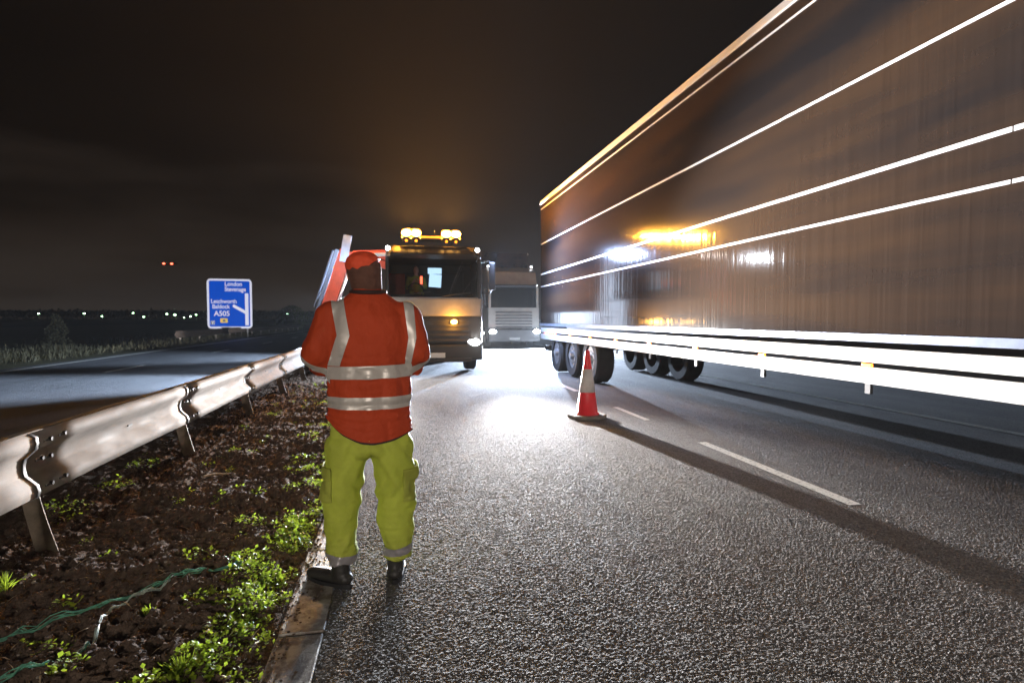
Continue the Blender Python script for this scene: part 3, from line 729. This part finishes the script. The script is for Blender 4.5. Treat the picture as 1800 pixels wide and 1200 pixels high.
# --- lorries in the live lane
def lorry(x0, yf, tl, lab, lamps):
    """x0: side plane nearest us; yf: front plane; tl: trailer length.  Faces -y (towards us)."""
    w = 2.55; cx = x0 + w/2
    t = empty('lorry', (cx, yf, 0), label=lab, cat='lorry', group='lorries queueing in the open lane')
    h = w/2
    MB().prism([(.02, 1.95), (.0, 1.2), (.0, .95), (2.2, .95), (2.2, 1.95)], -h + .03, h - .03, 'x').build('cab_lower', M['cabwhite'], t)
    b = MB(); b.prism([(.10, 2.92), (.14, 3.0), (.55, 3.72), (1.1, 3.95), (2.15, 3.95), (2.15, 2.92)], -h + .06, h - .06, 'x')
    o = b.build('cab_roof', M['cabwhite'], t); bv = o.modifiers.new('b', 'BEVEL'); bv.width = .06; bv.segments = 3
    b = MB()
    for s_ in (-1, 1):
        MB().box((s_*(h - .10), .10, 2.45), (.11, .14, 1.0), bev=.02).build('pillar', M['cabwhite'], t); MB().box((s_*(h - .07), 1.6, 2.44), (.06, 1.1, 1.0)).build('side_panel', M['cabwhite'], t)
    b.bm.free(); MB().box((0, 2.15, 2.4), (2*h - .1, .06, 1.0)).build('rear_wall', M['cabwhite'], t)
    MB().box((0, .08, 2.44), (2*h - .26, .012, .98), (R(-5), 0, 0)).build('windscreen', M['windscreen'], t)
    for s_ in (-1, 1): MB().box((s_*(h - .06), .60, 2.42), (.01, .85, .9)).build('side_window', M['windscreen'], t)
    MB().box((0, .9, 1.95), (2.2, 1.0, .1)).box((0, 1.9, 2.4), (2.2, .1, 1.0)).build('dashboard', M['interior'], t)
    b = MB()
    for k in range(6): b.box((0, -.02, 1.02 + .14*k), (1.8, .05, .06), bev=.015)
    b.build('grille', M['darkgrey'], t)
    MB().box((0, .06, .62), (2*h, .5, .62), bev=.08).build('bumper', M['darkgrey'], t)
    MB().box((0, -.02, 2.98), (2.2, .34, .06), (R(-15), 0, 0), bev=.02).build('sun_visor', M['black'], t)
    MB().box((0, -.205, .46), (.52, .012, .11)).build('number_plate', M['whitep'], t)
    for s_ in (-1, 1):
        hl = MB().box((s_*(h - .22), -.19, .80), (.36, .08, .20), bev=.03).build('headlamp', M['chassis'], t)
        if lamps:
            MB().sph((s_*(h - .20), -.24, .80), (.16, .03, .095), 3).build('lens', M['whitelens'], hl, smooth=True)
            for zz, nm in ((3.02, 'visor_lamp'), (4.02, 'roof_lamp')):
                k_ = MB().box((s_*(h - .18), -.02 if zz < 3.5 else 1.1, zz), (.14, .10, .09), bev=.02).build(nm, M['chassis'], t)
                MB().sph((s_*(h - .18), -.08 if zz < 3.5 else 1.04, zz), (.055, .02, .035), 2).build('lens', M['marker'], k_)
        mr = MB().tube([(s_*(h - .05), .25, 2.85), (s_*(h + .14), .1, 2.85)], .02).tube([(s_*(h - .05), .25, 2.15), (s_*(h + .14), .1, 2.15)], .02).build('mirror_arm', M['black'], t)
        MB().box((s_*(h + .15), .08, 2.5), (.14, .14, .78), bev=.04).build('mirror', M['black'], mr)
        wheel('wheel', s_*(h - .18), 1.42, .52, .52, .30, t, s_)
        wheel('wheel', s_*(h - .30), 4.3, .52, .52, .58, t, s_)
    MB().box((-.4, 3.0, .9), (.12, 5.0, .24)).box((.4, 3.0, .9), (.12, 5.0, .24)).cyl((-1.15, 2.6, .65), (-1.15, 3.5, .65), .26).build('chassis', M['chassis'], t)
    # trailer
    y0 = 2.55; y1 = y0 + tl; H = 4.86; Z0 = 1.22
    bd = MB().box((0, (y0+y1)/2, (Z0 + H)/2), (w - .03, tl, H - Z0), bev=.02).build('trailer_body', M['side'], t)
    for s_ in (-1, 1):
        r_ = MB().prism([(s_*(h - .02), H + .012), (s_*(h + .005), H), (s_*(h + .012), H - .09), (s_*(h - .012), H - .10)], y0, y1).build('top_rail', M['rail'], bd)
        MB().box((s_*(h + .002), (y0+y1)/2, Z0 + .03), (.03, tl, .07)).build('bottom_rail', M['steelblue'], bd)
        for zz, hh in ((4.62, .022), (3.60, .027), (2.72, .036), (2.36, .028)):  # pale stripes standing in for the light trails of passing lamps
            tb_ = MB(); yy = y0 + .05
            while yy < y1 - .1:
                L_ = min(2.4, y1 - .05 - yy); tb_.box((s_*(h - .010), yy + L_/2, zz + .0015*random.uniform(-1, 1)), (.006, L_ - .012, hh)); yy += 2.4
            tb_.build('light_trail_stripe', M['trailwhite'], bd)
        ya = y0 + 2.6; yb = y1 - 5.2
        for zz, hh in ((1.095, .13), (.915, .15)):  # guards made white and full length to stand in for headlamp trails
            MB().box((s_*(h + .008), (y0 + .3 + y1 - .2)/2, zz), (.035, y1 - y0 - .5, hh), bev=.01).build('trail_guard_band', M['rail'], t)
        for k in range(int(tl/1.5)):
            yy = y0 + .6 + 1.5*k
            MB().box((s_*(h + .0), yy, .80), (.03, .06, .10)).build('guard_bracket', M['chassis'], t) if ya < yy < yb else None
            sl = MB().box((s_*(h + .024), yy, 1.005), (.02, .11, .03), bev=.004).build('side_marker', M['sidelamp'], t)
        for k in range(3):
            wheel('wheel', s_*(h - .22), y1 - 4.4 + 1.36*k, .52, .52, .40, t, s_)
        MB().box((s_*.9, y0 + 1.2, .68), (.12, .14, .9)).box((s_*.9, y0 + 1.2, .15), (.26, .3, .04)).build('landing_leg', M['chassis'], t)
    for s_ in (-1, 1): MB().box((s_*.45, (y0+y1)/2 + .6, 1.02), (.12, tl - 1.6, .3)).build('trailer_chassis', M['chassis'], t)
    for s_ in (-1, 1):
        k_ = MB().box((s_*.85, y1 + .03, .95), (.55, .07, .16), bev=.02).build('tail_lamp', M['redlamp'], t)
        MB().box((s_*.63, y1 + .005, 3.0), (1.24, .03, 3.3), bev=.01).build('rear_door', M['side'], t)
    MB().box((0, y1 - .1, .55), (2.3, .1, .16)).build('rear_bumper', M['chassis'], t)
    return t
lorry(4.13, -1.8, 15.65, 'tall box lorry filling the right with long white stripes for lamp trails along its glossy side', True)
lorry(4.22, LBY, 13.6, 'second lorry with bright headlamps following behind the first, beside the works truck', True)

# ------------------------------------------------------------------ trees, bushes
def tree(x, y, h, rc, lab, name='tree', n=1400, m='leafd', ls=.22, grp=None):
    t = empty(name, (x, y, -.1), label=lab, cat='tree', group=grp)
    b = MB(); b.tube([(0, 0, 0), (.05, 0, h*.3), (-.05, .05, h*.6), (0, 0, h*.85)], [h*.028, h*.022, h*.014, h*.006], 8)
    for k in range(9):
        a = random.uniform(0, 2*pi); z = h*random.uniform(.3, .7); r = rc*random.uniform(.5, .9)
        b.tube([(0, 0, z), (r*.5*cos(a), r*.5*sin(a), z + r*.35), (r*cos(a), r*sin(a), z + r*.6)], [h*.01, h*.007, h*.003], 5)
    b.build('trunk', M['bark'], t)
    it = []; cl = [(Vector((random.gauss(0, .42)*rc, random.gauss(0, .42)*rc, h*random.uniform(.35, .98))), rc*random.uniform(.18, .38)) for _ in range(26)]
    for _ in range(n):
        c, r = random.choice(cl); p = c + rdir(-1, 1)*r*random.random()**.4
        d = rdir(-.8, .8); it.append((p, d, d.cross(rdir(-1, 1)).normalized(), ls*random.uniform(.7, 1.3), ls*.6))
    o = quads('crown', it, M[m]); o.parent = t
    return t
for (x, y, h, rc, lab) in ((17.5, 9, 9, 3.2, 'dark leafy tree on the verge behind the lorry, nearest the camera'), (18.5, 17, 10, 3.6, 'tall dark tree on the right verge behind the middle of the lorry'),
                           (17.8, 27, 9, 3.4, 'dark tree on the right verge behind the gap between both lorries'), (19, 40, 10, 4, 'farthest dark tree on the right verge behind the second lorry')):
    tree(x, y, h, rc, lab, grp='trees on the right verge')
def bush(x, y, h, r, lab, n=700, m='leafd', ls=.10):
    it = []
    for _ in range(n):
        z = h*random.random(); rr = r*math.sqrt(max(.05, 1 - (z/h*1.0)**2.5))*(.8 + .5*noise.noise(Vector((z*2, x, y))))
        a = random.uniform(0, 2*pi); q = rr*random.random()**.4
        d = rdir(-.3, 1); it.append((Vector((q*cos(a), q*sin(a), z)), d, d.cross(rdir(-1, 1)).normalized(), ls*random.uniform(.7, 1.4), ls*.5))
    o = quads('bush', it, M[m], label=lab, cat='bush', group='bushes on the far verge'); o.location = (x, y, .05)
bush(-15.0, 29, 1.55, .55, 'pale rounded bush on the far verge, the one nearest the blue sign', 1300, 'drygrass', .09)
bush(-17.0, 20, 1.2, .8, 'dark low bush on the far verge at the left edge', 1500)
bush(-16.2, 24.5, 1.0, .7, 'dark bush on the far verge between the pale one and the left edge', 1200)
bush(-13.6, 56, 1.8, 1.8, 'dark spreading bush just behind the sign on the far verge', 1400)
bush(-12.8, 74, 2.9, 2.6, 'large dark bush on the far verge beyond the sign', 1600, ls=.2)
items = []
for _ in range(9000):
    y = 8 + 60*random.random()**1.6; x = -11.1 - abs(random.gauss(0, 1))*3.2
    hh = random.uniform(.12, .5)*(.6 + .8*abs(noise.noise(Vector((x*.4, y*.3, 2)))))
    d = Vector((random.gauss(0, .3), random.gauss(0, .3), 1)).normalized()
    items.append((Vector((x, y, .02)), d, d.cross(rdir()).normalized(), hh, .03))
quads('verge_grass', items, M['drygrass'], label='rough dry grass growing along the far verge', cat='grass', kind='stuff')

# distant wood along the skyline
items = []
for _ in range(26000):
    x = random.uniform(-520, 420); yy = 545 + random.uniform(0, 60)
    top = 8.0 + 3.0*noise.noise(Vector((x*.018, 1, 0))) + 2.0*noise.noise(Vector((x*.06, 4, 0))) + .8*noise.noise(Vector((x*.2, 8, 0)))
    z = top*random.random()**.6
    d = rdir(-.5, 1); items.append((Vector((x, yy, z)), d, d.cross(rdir(-1, 1)).normalized(), random.uniform(1.2, 3.0), 1.4))
quads('distant_wood', items, M['leafblk'], label='black line of far trees along the horizon', cat='wood', kind='stuff')

# far street lamps: (x, y, height, label)
def slamp(px, z, d, lab):
    d = d*random.uniform(.85, 1.1)
    th = atan(.2); X = (px - 900)/1000; x = d*(X*cos(th) + sin(th)); y = d*(cos(th) - X*sin(th))
    t = empty('street_lamp', (x, y, -.1), label=lab, cat='street lamp', group='street lamps of the far town')
    MB().cyl((0, 0, 0), (0, 0, z), .09, .06, 8).cyl((0, 0, z), (0, -.8, z + .15), .05, n=6).build('pole', M['galvd'], t)
    MB().sph((0, -.9, z + .15), tuple(random.uniform(.6, 1.3)*k for k in (.62, .5, .40)), 2).build('lamp_head', M['greenlamp'], t)
for px, z, lab in ((70, 5.0, 'street lamp farthest to the left on the dark horizon'), (150, 4.9, 'second street lamp from the left on the horizon'), (181, 3.2, 'street lamp just right of the second lamp, slightly lower'),
                   (236, 4.9, 'bright street lamp on the horizon midway between the left edge and the sign'), (254, 2.8, 'faint low street lamp right of the bright midway one'), (295, 4.5, 'street lamp left of the close pair near the sign'),
                   (309, 3.8, 'small street lamp between two brighter ones left of the sign'), (325, 2.2, 'lowest street lamp left of the sign'), (336, 3.2, 'greenish street lamp a little left of the sign'),
                   (346, 4.2, 'street lamp nearest the left edge of the sign'), (506, 4.9, 'lone street lamp on the horizon right of the sign')):
    slamp(px, z, 420, lab)
# small aircraft
ac = empty('aircraft', (-138, 385, 35), R(8), label='tiny distant aircraft with two red lights above the tree line left of the sign', cat='aircraft')
MB().tube([(-4, 0, 0), (-2, 0, .1), (2, 0, .1), (5, 0, .4)], [.2, .6, .6, .2], 8).build('fuselage', M['chassis'], ac)
MB().box((0, 0, .2), (1.2, 9, .12)).build('wing', M['chassis'], ac)
for xx in (-2.1, 2.1): MB().sph((xx, -1.2, 0), (.8, .4, .5), 2).build('navigation_light', M['redlamp'], ac)

# ------------------------------------------------------------------ people
def chain(out, p0, r0, p1, r1, n=None):
    p0 = Vector(p0); p1 = Vector(p1)
    r0 = Vector((r0,)*3) if not hasattr(r0, '__len__') else Vector(r0); r1 = Vector((r1,)*3) if not hasattr(r1, '__len__') else Vector(r1)
    n = n or max(2, int((p1 - p0).length/(min(min(r0), min(r1))*.35)) + 1)
    for i in range(n+1):
        u = i/n; out.append((p0.lerp(p1, u), r0.lerp(r1, u)))
def remesh(spheres, voxel, smooth=6):
    bm = bmesh.new()
    for c, r in spheres:
        bmesh.ops.create_icosphere(bm, subdivisions=2, radius=1, matrix=Matrix.Translation(c) @ Matrix.Diagonal((*r, 1)))
    me = bpy.data.meshes.new('tmp'); bm.to_mesh(me); bm.free()
    o = bpy.data.objects.new('tmp', me); COL.objects.link(o)
    md = o.modifiers.new('r', 'REMESH'); md.mode = 'VOXEL'; md.voxel_size = voxel
    sm = o.modifiers.new('s', 'SMOOTH'); sm.iterations = smooth; sm.factor = .6
    bpy.context.view_layer.update()
    res = bpy.data.meshes.new_from_object(o.evaluated_get(bpy.context.evaluated_depsgraph_get()))
    bpy.data.objects.remove(o)
    for p in res.polygons: p.use_smooth = True
    return res
def displace(me, fn):
    me.update()
    ns = [v.normal.copy() for v in me.vertices]
    for v, nn in zip(me.vertices, ns): v.co = v.co + nn*fn(v.co)
    me.update()
def cut(me, planes, off, name, m, parent, keep=None):
    """copy of the part of a surface behind all planes (point, outward normal), lifted off it"""
    bm = bmesh.new(); bm.from_mesh(me)
    if keep:
        bmesh.ops.delete(bm, geom=[f for f in bm.faces if not keep(f.calc_center_median())], context='FACES')
    for co, no in planes:
        bmesh.ops.bisect_plane(bm, geom=bm.verts[:] + bm.edges[:] + bm.faces[:], plane_co=co, plane_no=no, clear_outer=True, clear_inner=False)
    bm.normal_update()
    ns = {v: v.normal.copy() for v in bm.verts}
    for v in bm.verts: v.co += ns[v]*off
    r = bpy.data.meshes.new(name); bm.to_mesh(r); bm.free()
    for p in r.polygons: p.use_smooth = True
    return link(name, r, M[m], parent)

man = empty('person', (-.175, 3.1, 0), 0, label='worker in orange hi-vis jacket and yellow trousers standing with back to the camera', cat='person')
# jacket --------------------------------------------------------
J = []
sec = [(.62, .236, .160, .02), (.74, .236, .160, .02), (.86, .236, .160, .022), (1.0, .230, .158, .022), (1.12, .226, .156, .022), (1.24, .232, .155, .022), (1.34, .240, .150, .024), (1.42, .235, .138, .025), (1.48, .190, .118, .025), (1.525, .125, .098, .025), (1.56, .085, .082, .02)]
for i in range(len(sec)-1):
    z0, a0, b0, c0 = sec[i]; z1, a1, b1, c1 = sec[i+1]
    for k in range(3):
        u = k/3; rx = a0 + (a1-a0)*u; ry = b0 + (b1-b0)*u
        J.append((Vector((c0 + (c1-c0)*u, .02, z0 + (z1-z0)*u)), Vector((rx, ry, .05))))
J.append((Vector((.02, .03, 1.57)), Vector((.078, .080, .022))))
for s_, ex in ((-1, -.238), (1, .270)):
    sx = -.175 if s_ < 0 else .215
    chain(J, (sx, .02, 1.435), .085, (ex, .0, 1.24), (.082, .088, .085))
    chain(J, (ex, .0, 1.24), (.082, .088, .085), (ex - s_*.02, .05, 1.185), .075)
    chain(J, (ex - s_*.02, .05, 1.185), .075, (ex - s_*.13, .26, 1.17), .055)
jm = remesh(J, .011, 9)
def jfold(p):
    a = noise.noise(Vector((p.x*3.2, p.y*3.2, p.z*4.5)))*.014
    side = max(0, (abs(p.x - .02) - .17)/.1)
    a += noise.noise(Vector((p.x*7, p.y*5 + 3, p.z*15 + p.x*10)))*(.005 + .009*min(1, side))
    if p.z < 1.16: a += .020*abs(noise.noise(Vector((p.x*9, p.y*6, p.z*2.2 + 5))))
    a -= .006*math.exp(-((p.z - 1.15)/.03)**2)*.6
    return a
displace(jm, jfold)
bm = bmesh.new(); bm.from_mesh(jm)
bmesh.ops.bisect_plane(bm, geom=bm.verts[:] + bm.edges[:] + bm.faces[:], plane_co=(0, 0, .775), plane_no=(0, 0, -1), clear_outer=True)
bmesh.ops.bisect_plane(bm, geom=bm.verts[:] + bm.edges[:] + bm.faces[:], plane_co=(0, .235, 0), plane_no=(0, 1, 0), clear_outer=True)
bm.to_mesh(jm); bm.free(); jm.update()
def hemshape(me):
    for v in me.vertices:
        if v.co.z < 1.0:
            f_ = (1.0 - v.co.z)/.225; u = (v.co.x - .045)/.21
            v.co.z += f_*f_*(.055*u*u if u > 0 else .10*u*u + .0)
    me.update()
parts = []
up = (0, 0, 1); dn = (0, 0, -1)
def band(z0, z1, tilt=0, x0=None, x1=None, yb=None, name='reflective_band', m='reflect', off=.0035):
    pl = [((0, 0, z1), (-tilt, 0, 1)), ((0, 0, z0), (tilt, 0, -1))]
    if x0 is not None: pl.append(((x0, 0, 0), (-1, 0, 0)))
    if x1 is not None: pl.append(((x1, 0, 0), (1, 0, 0)))
    if yb is not None: pl.append(((0, yb, 0), (0, 1, 0)))
    return cut(jm, pl, off, name, m, None)
parts.append(band(1.112, 1.178, .02, -.185, .245))
parts.append(band(.955, 1.018, .0))
parts.append(band(.7755, .785, m='hem', name='hem', off=.003))
def strap(x0a, x1a, za, x0b, x1b, zb, yb=None):
    """strip whose edges run from (x0a..x1a) at za down to (x0b..x1b) at zb"""
    l = Vector((x0a - x0b, 0, za - zb)); r = Vector((x1a - x1b, 0, za - zb))
    pl = [((x0a, 0, za), (-l.z, 0, l.x)), ((x1a, 0, za), (r.z, 0, -r.x)), ((0, 0, za), up), ((0, 0, zb), dn)]
    if yb is not None: pl.append(((0, yb, 0), (0, 1, 0)))
    return cut(jm, pl, .003, 'reflective_strap', 'reflect', None)
parts.append(strap(-.185, -.115, 1.60, -.130, -.066, 1.335))
parts.append(strap(-.130, -.066, 1.335, -.185, -.118, 1.178, .02))
parts.append(strap(.190, .245, 1.60, .228, .268, 1.32))
parts.append(strap(.228, .268, 1.32, .206, .240, 1.178, .02))
parts.append(cut(jm, [((-.25, 0, 1.215), (.55, -.6, 1)), ((-.25, 0, 1.16), (-.55, .6, -1)), ((-.17, 0, 0), (1, 0, 0))], .003, 'sleeve_band', 'reflect', None))
parts.append(cut(jm, [((.28, 0, 1.205), (-.45, -.6, 1)), ((.28, 0, 1.15), (.45, .6, -1)), ((.232, 0, 0), (-1, 0, 0))], .003, 'sleeve_band', 'reflect', None))
jk = link('jacket', jm, M['jacket'], man); hemshape(jm)
for p_ in parts: hemshape(p_.data); p_.parent = jk
# trousers ------------------------------------------------------
T = []
chain(T, (.02, .02, .90), (.205, .145, .06), (.02, .02, .74), (.222, .148, .06), 6)
chain(T, (-.098, .02, .76), (.122, .138, .06), (-.122, .02, .48), (.104, .118, .06), 10)
chain(T, (-.122, .02, .48), (.104, .118, .06), (-.135, .02, .14), (.084, .108, .03), 10)
chain(T, (.135, .02, .76), (.122, .138, .06), (.150, .02, .50), (.112, .122, .06), 10)
chain(T, (.150, .02, .50), (.112, .122, .06), (.168, .02, .14), (.086, .108, .03), 10)
tm = remesh(T, .010, 7)
def tfold(p):
    s_ = -1 if p.x < .02 else 1
    a = .011*noise.noise(Vector((p.x*4 + s_*7, p.y*4, p.z*4)))
    d = p.z*17 + s_*p.x*26
    a += .021*max(-.3, noise.noise(Vector((p.x*3 + s_*3, p.y*3, d*.62))))*(1 if p.z < .8 else .4)
    low = max(0, 1 - p.z/.34)
    a += .024*low*noise.noise(Vector((p.x*5, p.y*5 + 2, p.z*22 + s_*p.x*12)))
    kn = math.exp(-((p.z - .50)/.13)**2)
    a += .016*kn*noise.noise(Vector((p.x*5 + 9, p.y*5, p.z*16 - s_*p.x*24)))
    return a
displace(tm, tfold)
bm = bmesh.new(); bm.from_mesh(tm)
bmesh.ops.bisect_plane(bm, geom=bm.verts[:] + bm.edges[:] + bm.faces[:], plane_co=(0, 0, .075), plane_no=(0, 0, -1), clear_outer=True)
bm.to_mesh(tm); bm.free(); tm.update()
tp = link('trousers', tm, M['trousers'], man)
for x1, z0, z1, tl_ in ((0, .128, .180, -.12), (0, .082, .115, .0)):
    cut(tm, [((-.13, 0, z1), (-tl_, 0, 1)), ((-.13, 0, z0), (tl_, 0, -1)), ((.02, 0, 0), (1, 0, 0))], .003, 'reflective_band', 'reflectg', tp)
for z0, z1, tl_ in ((.160, .205, .10), (.092, .130, .06)):
    cut(tm, [((.17, 0, z1), (-tl_, 0, 1)), ((.17, 0, z0), (tl_, 0, -1)), ((.02, 0, 0), (-1, 0, 0))], .003, 'reflective_band', 'reflectg', tp)
# cargo pockets: raised patches of the same cloth
def pocket(x_s, cx, z0, z1):
    pl = [((0, 0, z1), (0, 0, 1)), ((0, 0, z0), (0, 0, -1)), ((cx + x_s*.035, 0, 0), (-x_s, 0, 0)), ((0, .09, 0), (0, 1, 0)), ((0, -.105, 0), (0, -1, 0))]
    o = cut(tm, pl, .010, 'cargo_pocket', 'trousers', tp); sd = o.modifiers.new('s', 'SOLIDIFY'); sd.thickness = .012; sd.offset = -1
    pl[0] = ((0, 0, z1 + .012), (0, 0, 1)); pl[1] = ((0, 0, z1 - .05), (0, 0, -1))
    f_ = cut(tm, pl, .017, 'pocket_flap', 'trousers', o); sd = f_.modifiers.new('s', 'SOLIDIFY'); sd.thickness = .008; sd.offset = -1
pocket(-1, -.13, .48, .64)
pocket(1, .16, .46, .62)
# boots ----------------------------------------------------------
def boot(x, y, rz):
    L = []
    chain(L, (0, 0, .15), (.048, .052, .04), (0, 0, .06), (.046, .055, .04), 5)
    chain(L, (0, -.03, .045), (.042, .045, .035), (0, .10, .042), (.048, .05, .034), 6)
    chain(L, (0, .10, .042), (.048, .05, .034), (0, .19, .036), (.044, .045, .030), 5)
    me = remesh(L, .007, 3)
    for v in me.vertices: v.co.z = max(v.co.z, .012)
    o = link('boot', me, M['boot'], man); o.location = (x, y, 0); o.rotation_euler.z = rz
    SO = MB(); out = []
    for k in range(28):
        a = 2*pi*k/28; out.append((.050*cos(a)*(1.06 if sin(a) > 0 else .9), .08 + .155*sin(a)))
    so = SO.prism(out, .0, .024, 'z').build('sole', M['black'], o)
boot(-.135, .0, R(52)); boot(.150, .03, R(-3))
b = MB(); ring = []
for k in range(25):
    a = 2*pi*k/24; ring.append((.020 + .088*cos(a), .028 + .090*sin(a), 1.562 + .006*sin(a)))
b.tube(ring, .012, 8).build('collar', M['hem'], jk, smooth=True)
# body: head, neck, hands, one continuous mesh --------------------
B = []
HZ = 1.665
chain(B, (.02, .03, 1.35), (.12, .08, .08), (.02, .03, 1.50), (.07, .06, .05))
chain(B, (.02, .03, 1.48), .058, (.0, .05, 1.60), .056)
B += [(Vector((-.003, .055, HZ + .01)), Vector((.076, .098, .100))), (Vector((-.005, .09, HZ - .035)), Vector((.060, .065, .070))), (Vector((-.006, .145, HZ - .01)), Vector((.012, .022, .026))),
      (Vector((-.006, .125, HZ - .075)), Vector((.030, .025, .020))), (Vector((-.006, .135, HZ + .025)), Vector((.045, .016, .012))), (Vector((-.006, .135, HZ - .045)), Vector((.024, .014, .008))),
      (Vector((.078, .05, HZ - .01)), Vector((.010, .018, .032))), (Vector((-.084, .05, HZ - .01)), Vector((.010, .018, .032)))]
for s_, ex in ((-1, -.238), (1, .270)):
    sh = (-.15 if s_ < 0 else .19, .02, 1.42)
    chain(B, (.02, .03, 1.40), .06, sh, .055); el = (ex - s_*.02, .03, 1.21); wr = Vector((ex - s_*.135, .27, 1.17))
    chain(B, sh, .05, el, .042); chain(B, el, .042, wr, .028)
    d = Vector((-s_*.45, .85, -.05)).normalized(); up_ = Vector((0, 0, 1)); sd_ = d.cross(up_).normalized()
    palm = wr + d*.055
    chain(B, wr, (.024, .024, .026), palm + d*.03, (.020, .024, .038), 5)
    for fi, (dz, ln) in enumerate(((.030, .036), (.010, .040), (-.010, .037), (-.029, .029))):
        a = palm + d*.052 + up_*dz; k1 = a + d*ln; k2 = k1 + (d*.5 - Vector((s_, 0, 0))*.7).normalized()*ln*.75; k3 = k2 + (-d*.4 - Vector((s_, 0, 0))*.6).normalized()*ln*.5
        chain(B, a - d*.01, .0095, k1, .009); chain(B, k1, .009, k2, .0082); chain(B, k2, .0082, k3, .0075)
    tb = palm + up_*.028 - d*.02; t1 = tb + (up_*.7 + d*.6 - Vector((s_, 0, 0))*.3)*.032; t2 = t1 + (d*.8 - Vector((s_, 0, 0))*.6)*.028
    chain(B, tb, .012, t1, .010); chain(B, t1, .010, t2, .0088)
bmz = remesh(B, .0055, 2)
body = link('body', bmz, M['skin'], man)
for s_ in (-1, 1):
    MB().sph((-.006 + s_*.028, .142, HZ + .008), .010, 2).build('eye', M['eye'], body, smooth=True)
# phone held between the hands
ph = MB().box((-.175 + .02, 3.1 + .385, 1.175), (.15, .012, .08), (R(-40), 0, 0), bev=.004).build('mobile_phone', M['black'], label='dark phone held in front of the worker in both hands', cat='phone')
# hair, neck warmer, cap
Hh = [(Vector((-.002, .045, HZ + .000)), Vector((.083, .094, .085))), (Vector((.002, .025, HZ - .05)), Vector((.072, .070, .055)))]
hm = remesh(Hh, .006, 4); bm = bmesh.new(); bm.from_mesh(hm)
bmesh.ops.bisect_plane(bm, geom=bm.verts[:] + bm.edges[:] + bm.faces[:], plane_co=(0, .075, 0), plane_no=(0, 1, .25), clear_outer=True); bm.to_mesh(hm); bm.free()
displace(hm, lambda p: .003*noise.noise(p*90)); link('hair', hm, M['hair'], body)
Nk = []; chain(Nk, (.018, .03, 1.55), (.082, .084, .03), (.0, .045, 1.665), (.095, .104, .03), 6); Nk.append((Vector((0, .045, HZ + .015)), Vector((.095, .106, .082)))); nm_ = remesh(Nk, .006, 3)
bm = bmesh.new(); bm.from_mesh(nm_); bmesh.ops.delete(bm, geom=[f for f in bm.faces if f.calc_center_median().y > .10 and f.calc_center_median().z > 1.585], context='FACES'); bm.to_mesh(nm_); bm.free()
displace(nm_, lambda p: .004*noise.noise(Vector((p.x*6, p.y*6, p.z*60)))); link('neck_warmer', nm_, M['snood'], man)
Cp = [(Vector((-.004, .050, HZ + .040)), Vector((.101, .113, .078)))]
cm_ = remesh(Cp, .006, 2); bm = bmesh.new(); bm.from_mesh(cm_)
bmesh.ops.bisect_plane(bm, geom=bm.verts[:] + bm.edges[:] + bm.faces[:], plane_co=(0, .05, HZ + .004), plane_no=(.85, -.02, -1), clear_outer=True); bm.to_mesh(cm_); bm.free()
sdm = link('cap', cm_, M['cap'], man); q_ = sdm.modifiers.new('s', 'SOLIDIFY'); q_.thickness = .005
br = []
chain(br, (-.07, .13, HZ + .022), (.03, .05, .006), (.05, .14, HZ + .03), (.03, .05, .006), 6)
link('brim', remesh(br, .006, 2), M['cap'], sdm)
0 and cut(cm_, [((0, 0, HZ + .045), (0, 0, 1)), ((0, 0, HZ + .028), (.22, 0, -1))], .002, 'cap_seam', 'hem', sdm)

# driver in the truck cab
dr = empty('person', (.91 - .42, TY + 1.22, 2.08), 0, label='seated driver in a yellow-green hi-vis jacket behind the truck windscreen', cat='person')
D = []
chain(D, (0, 0, .05), (.19, .14, .08), (0, .03, .42), (.20, .12, .08)); chain(D, (0, .03, .45), .08, (0, .02, .52), .06)
for s_ in (-1, 1):
    chain(D, (s_*.19, .02, .42), .07, (s_*.25, -.12, .18), .055); chain(D, (s_*.25, -.12, .18), .055, (s_*.15, -.40, .20), .042)
    chain(D, (s_*.10, -.02, .04), .09, (s_*.13, -.42, .02), .075)
link('jacket', remesh(D, .016, 4), M['trousers'], dr)
D = []; chain(D, (0, .02, .48), .055, (0, .0, .58), .055); D += [(Vector((0, -.01, .66)), Vector((.076, .096, .115))), (Vector((0, -.105, .645)), Vector((.012, .02, .025)))]
for s_ in (-1, 1):
    chain(D, (s_*.15, -.38, .20), .034, (s_*.13, -.47, .22), .034)
    for k in range(4): chain(D, (s_*.13, -.47, .25 - .02*k), .010, (s_*.11, -.53, .245 - .02*k), .009)
    chain(D, (s_*.12, -.45, .25), .011, (s_*.09, -.49, .27), .010)
chain(D, (-.15, -.38, .20), .03, (0, 0, .46), .03, 16); chain(D, (.15, -.38, .20), .03, (0, 0, .46), .03, 16)
link('body', remesh(D, .008, 2), M['skin'], dr)
link('hair', remesh([(Vector((0, .015, .70)), Vector((.083, .095, .09)))], .01, 2), M['hair'], dr)

# ------------------------------------------------------------------ damp night air round the lamps
hz = MB().box((0, 290, 28), (1300, 640, 58)).build('haze', None, kind='stuff', label='thin damp night air glowing round the lamps', cat='haze')
hm_ = bpy.data.materials.new('haze_air'); hm_.use_nodes = True; n = hm_.node_tree; n.nodes.remove(n.nodes['Principled BSDF'])
pv = n.nodes.new('ShaderNodeVolumePrincipled'); pv.inputs['Color'].default_value = (.9, .9, .9, 1); pv.inputs['Density'].default_value = .0003; pv.inputs['Anisotropy'].default_value = -.1
n.links.new(pv.outputs[0], n.nodes['Material Output'].inputs['Volume']); hz.data.materials.append(hm_)
hm_.cycles.homogeneous_volume = True
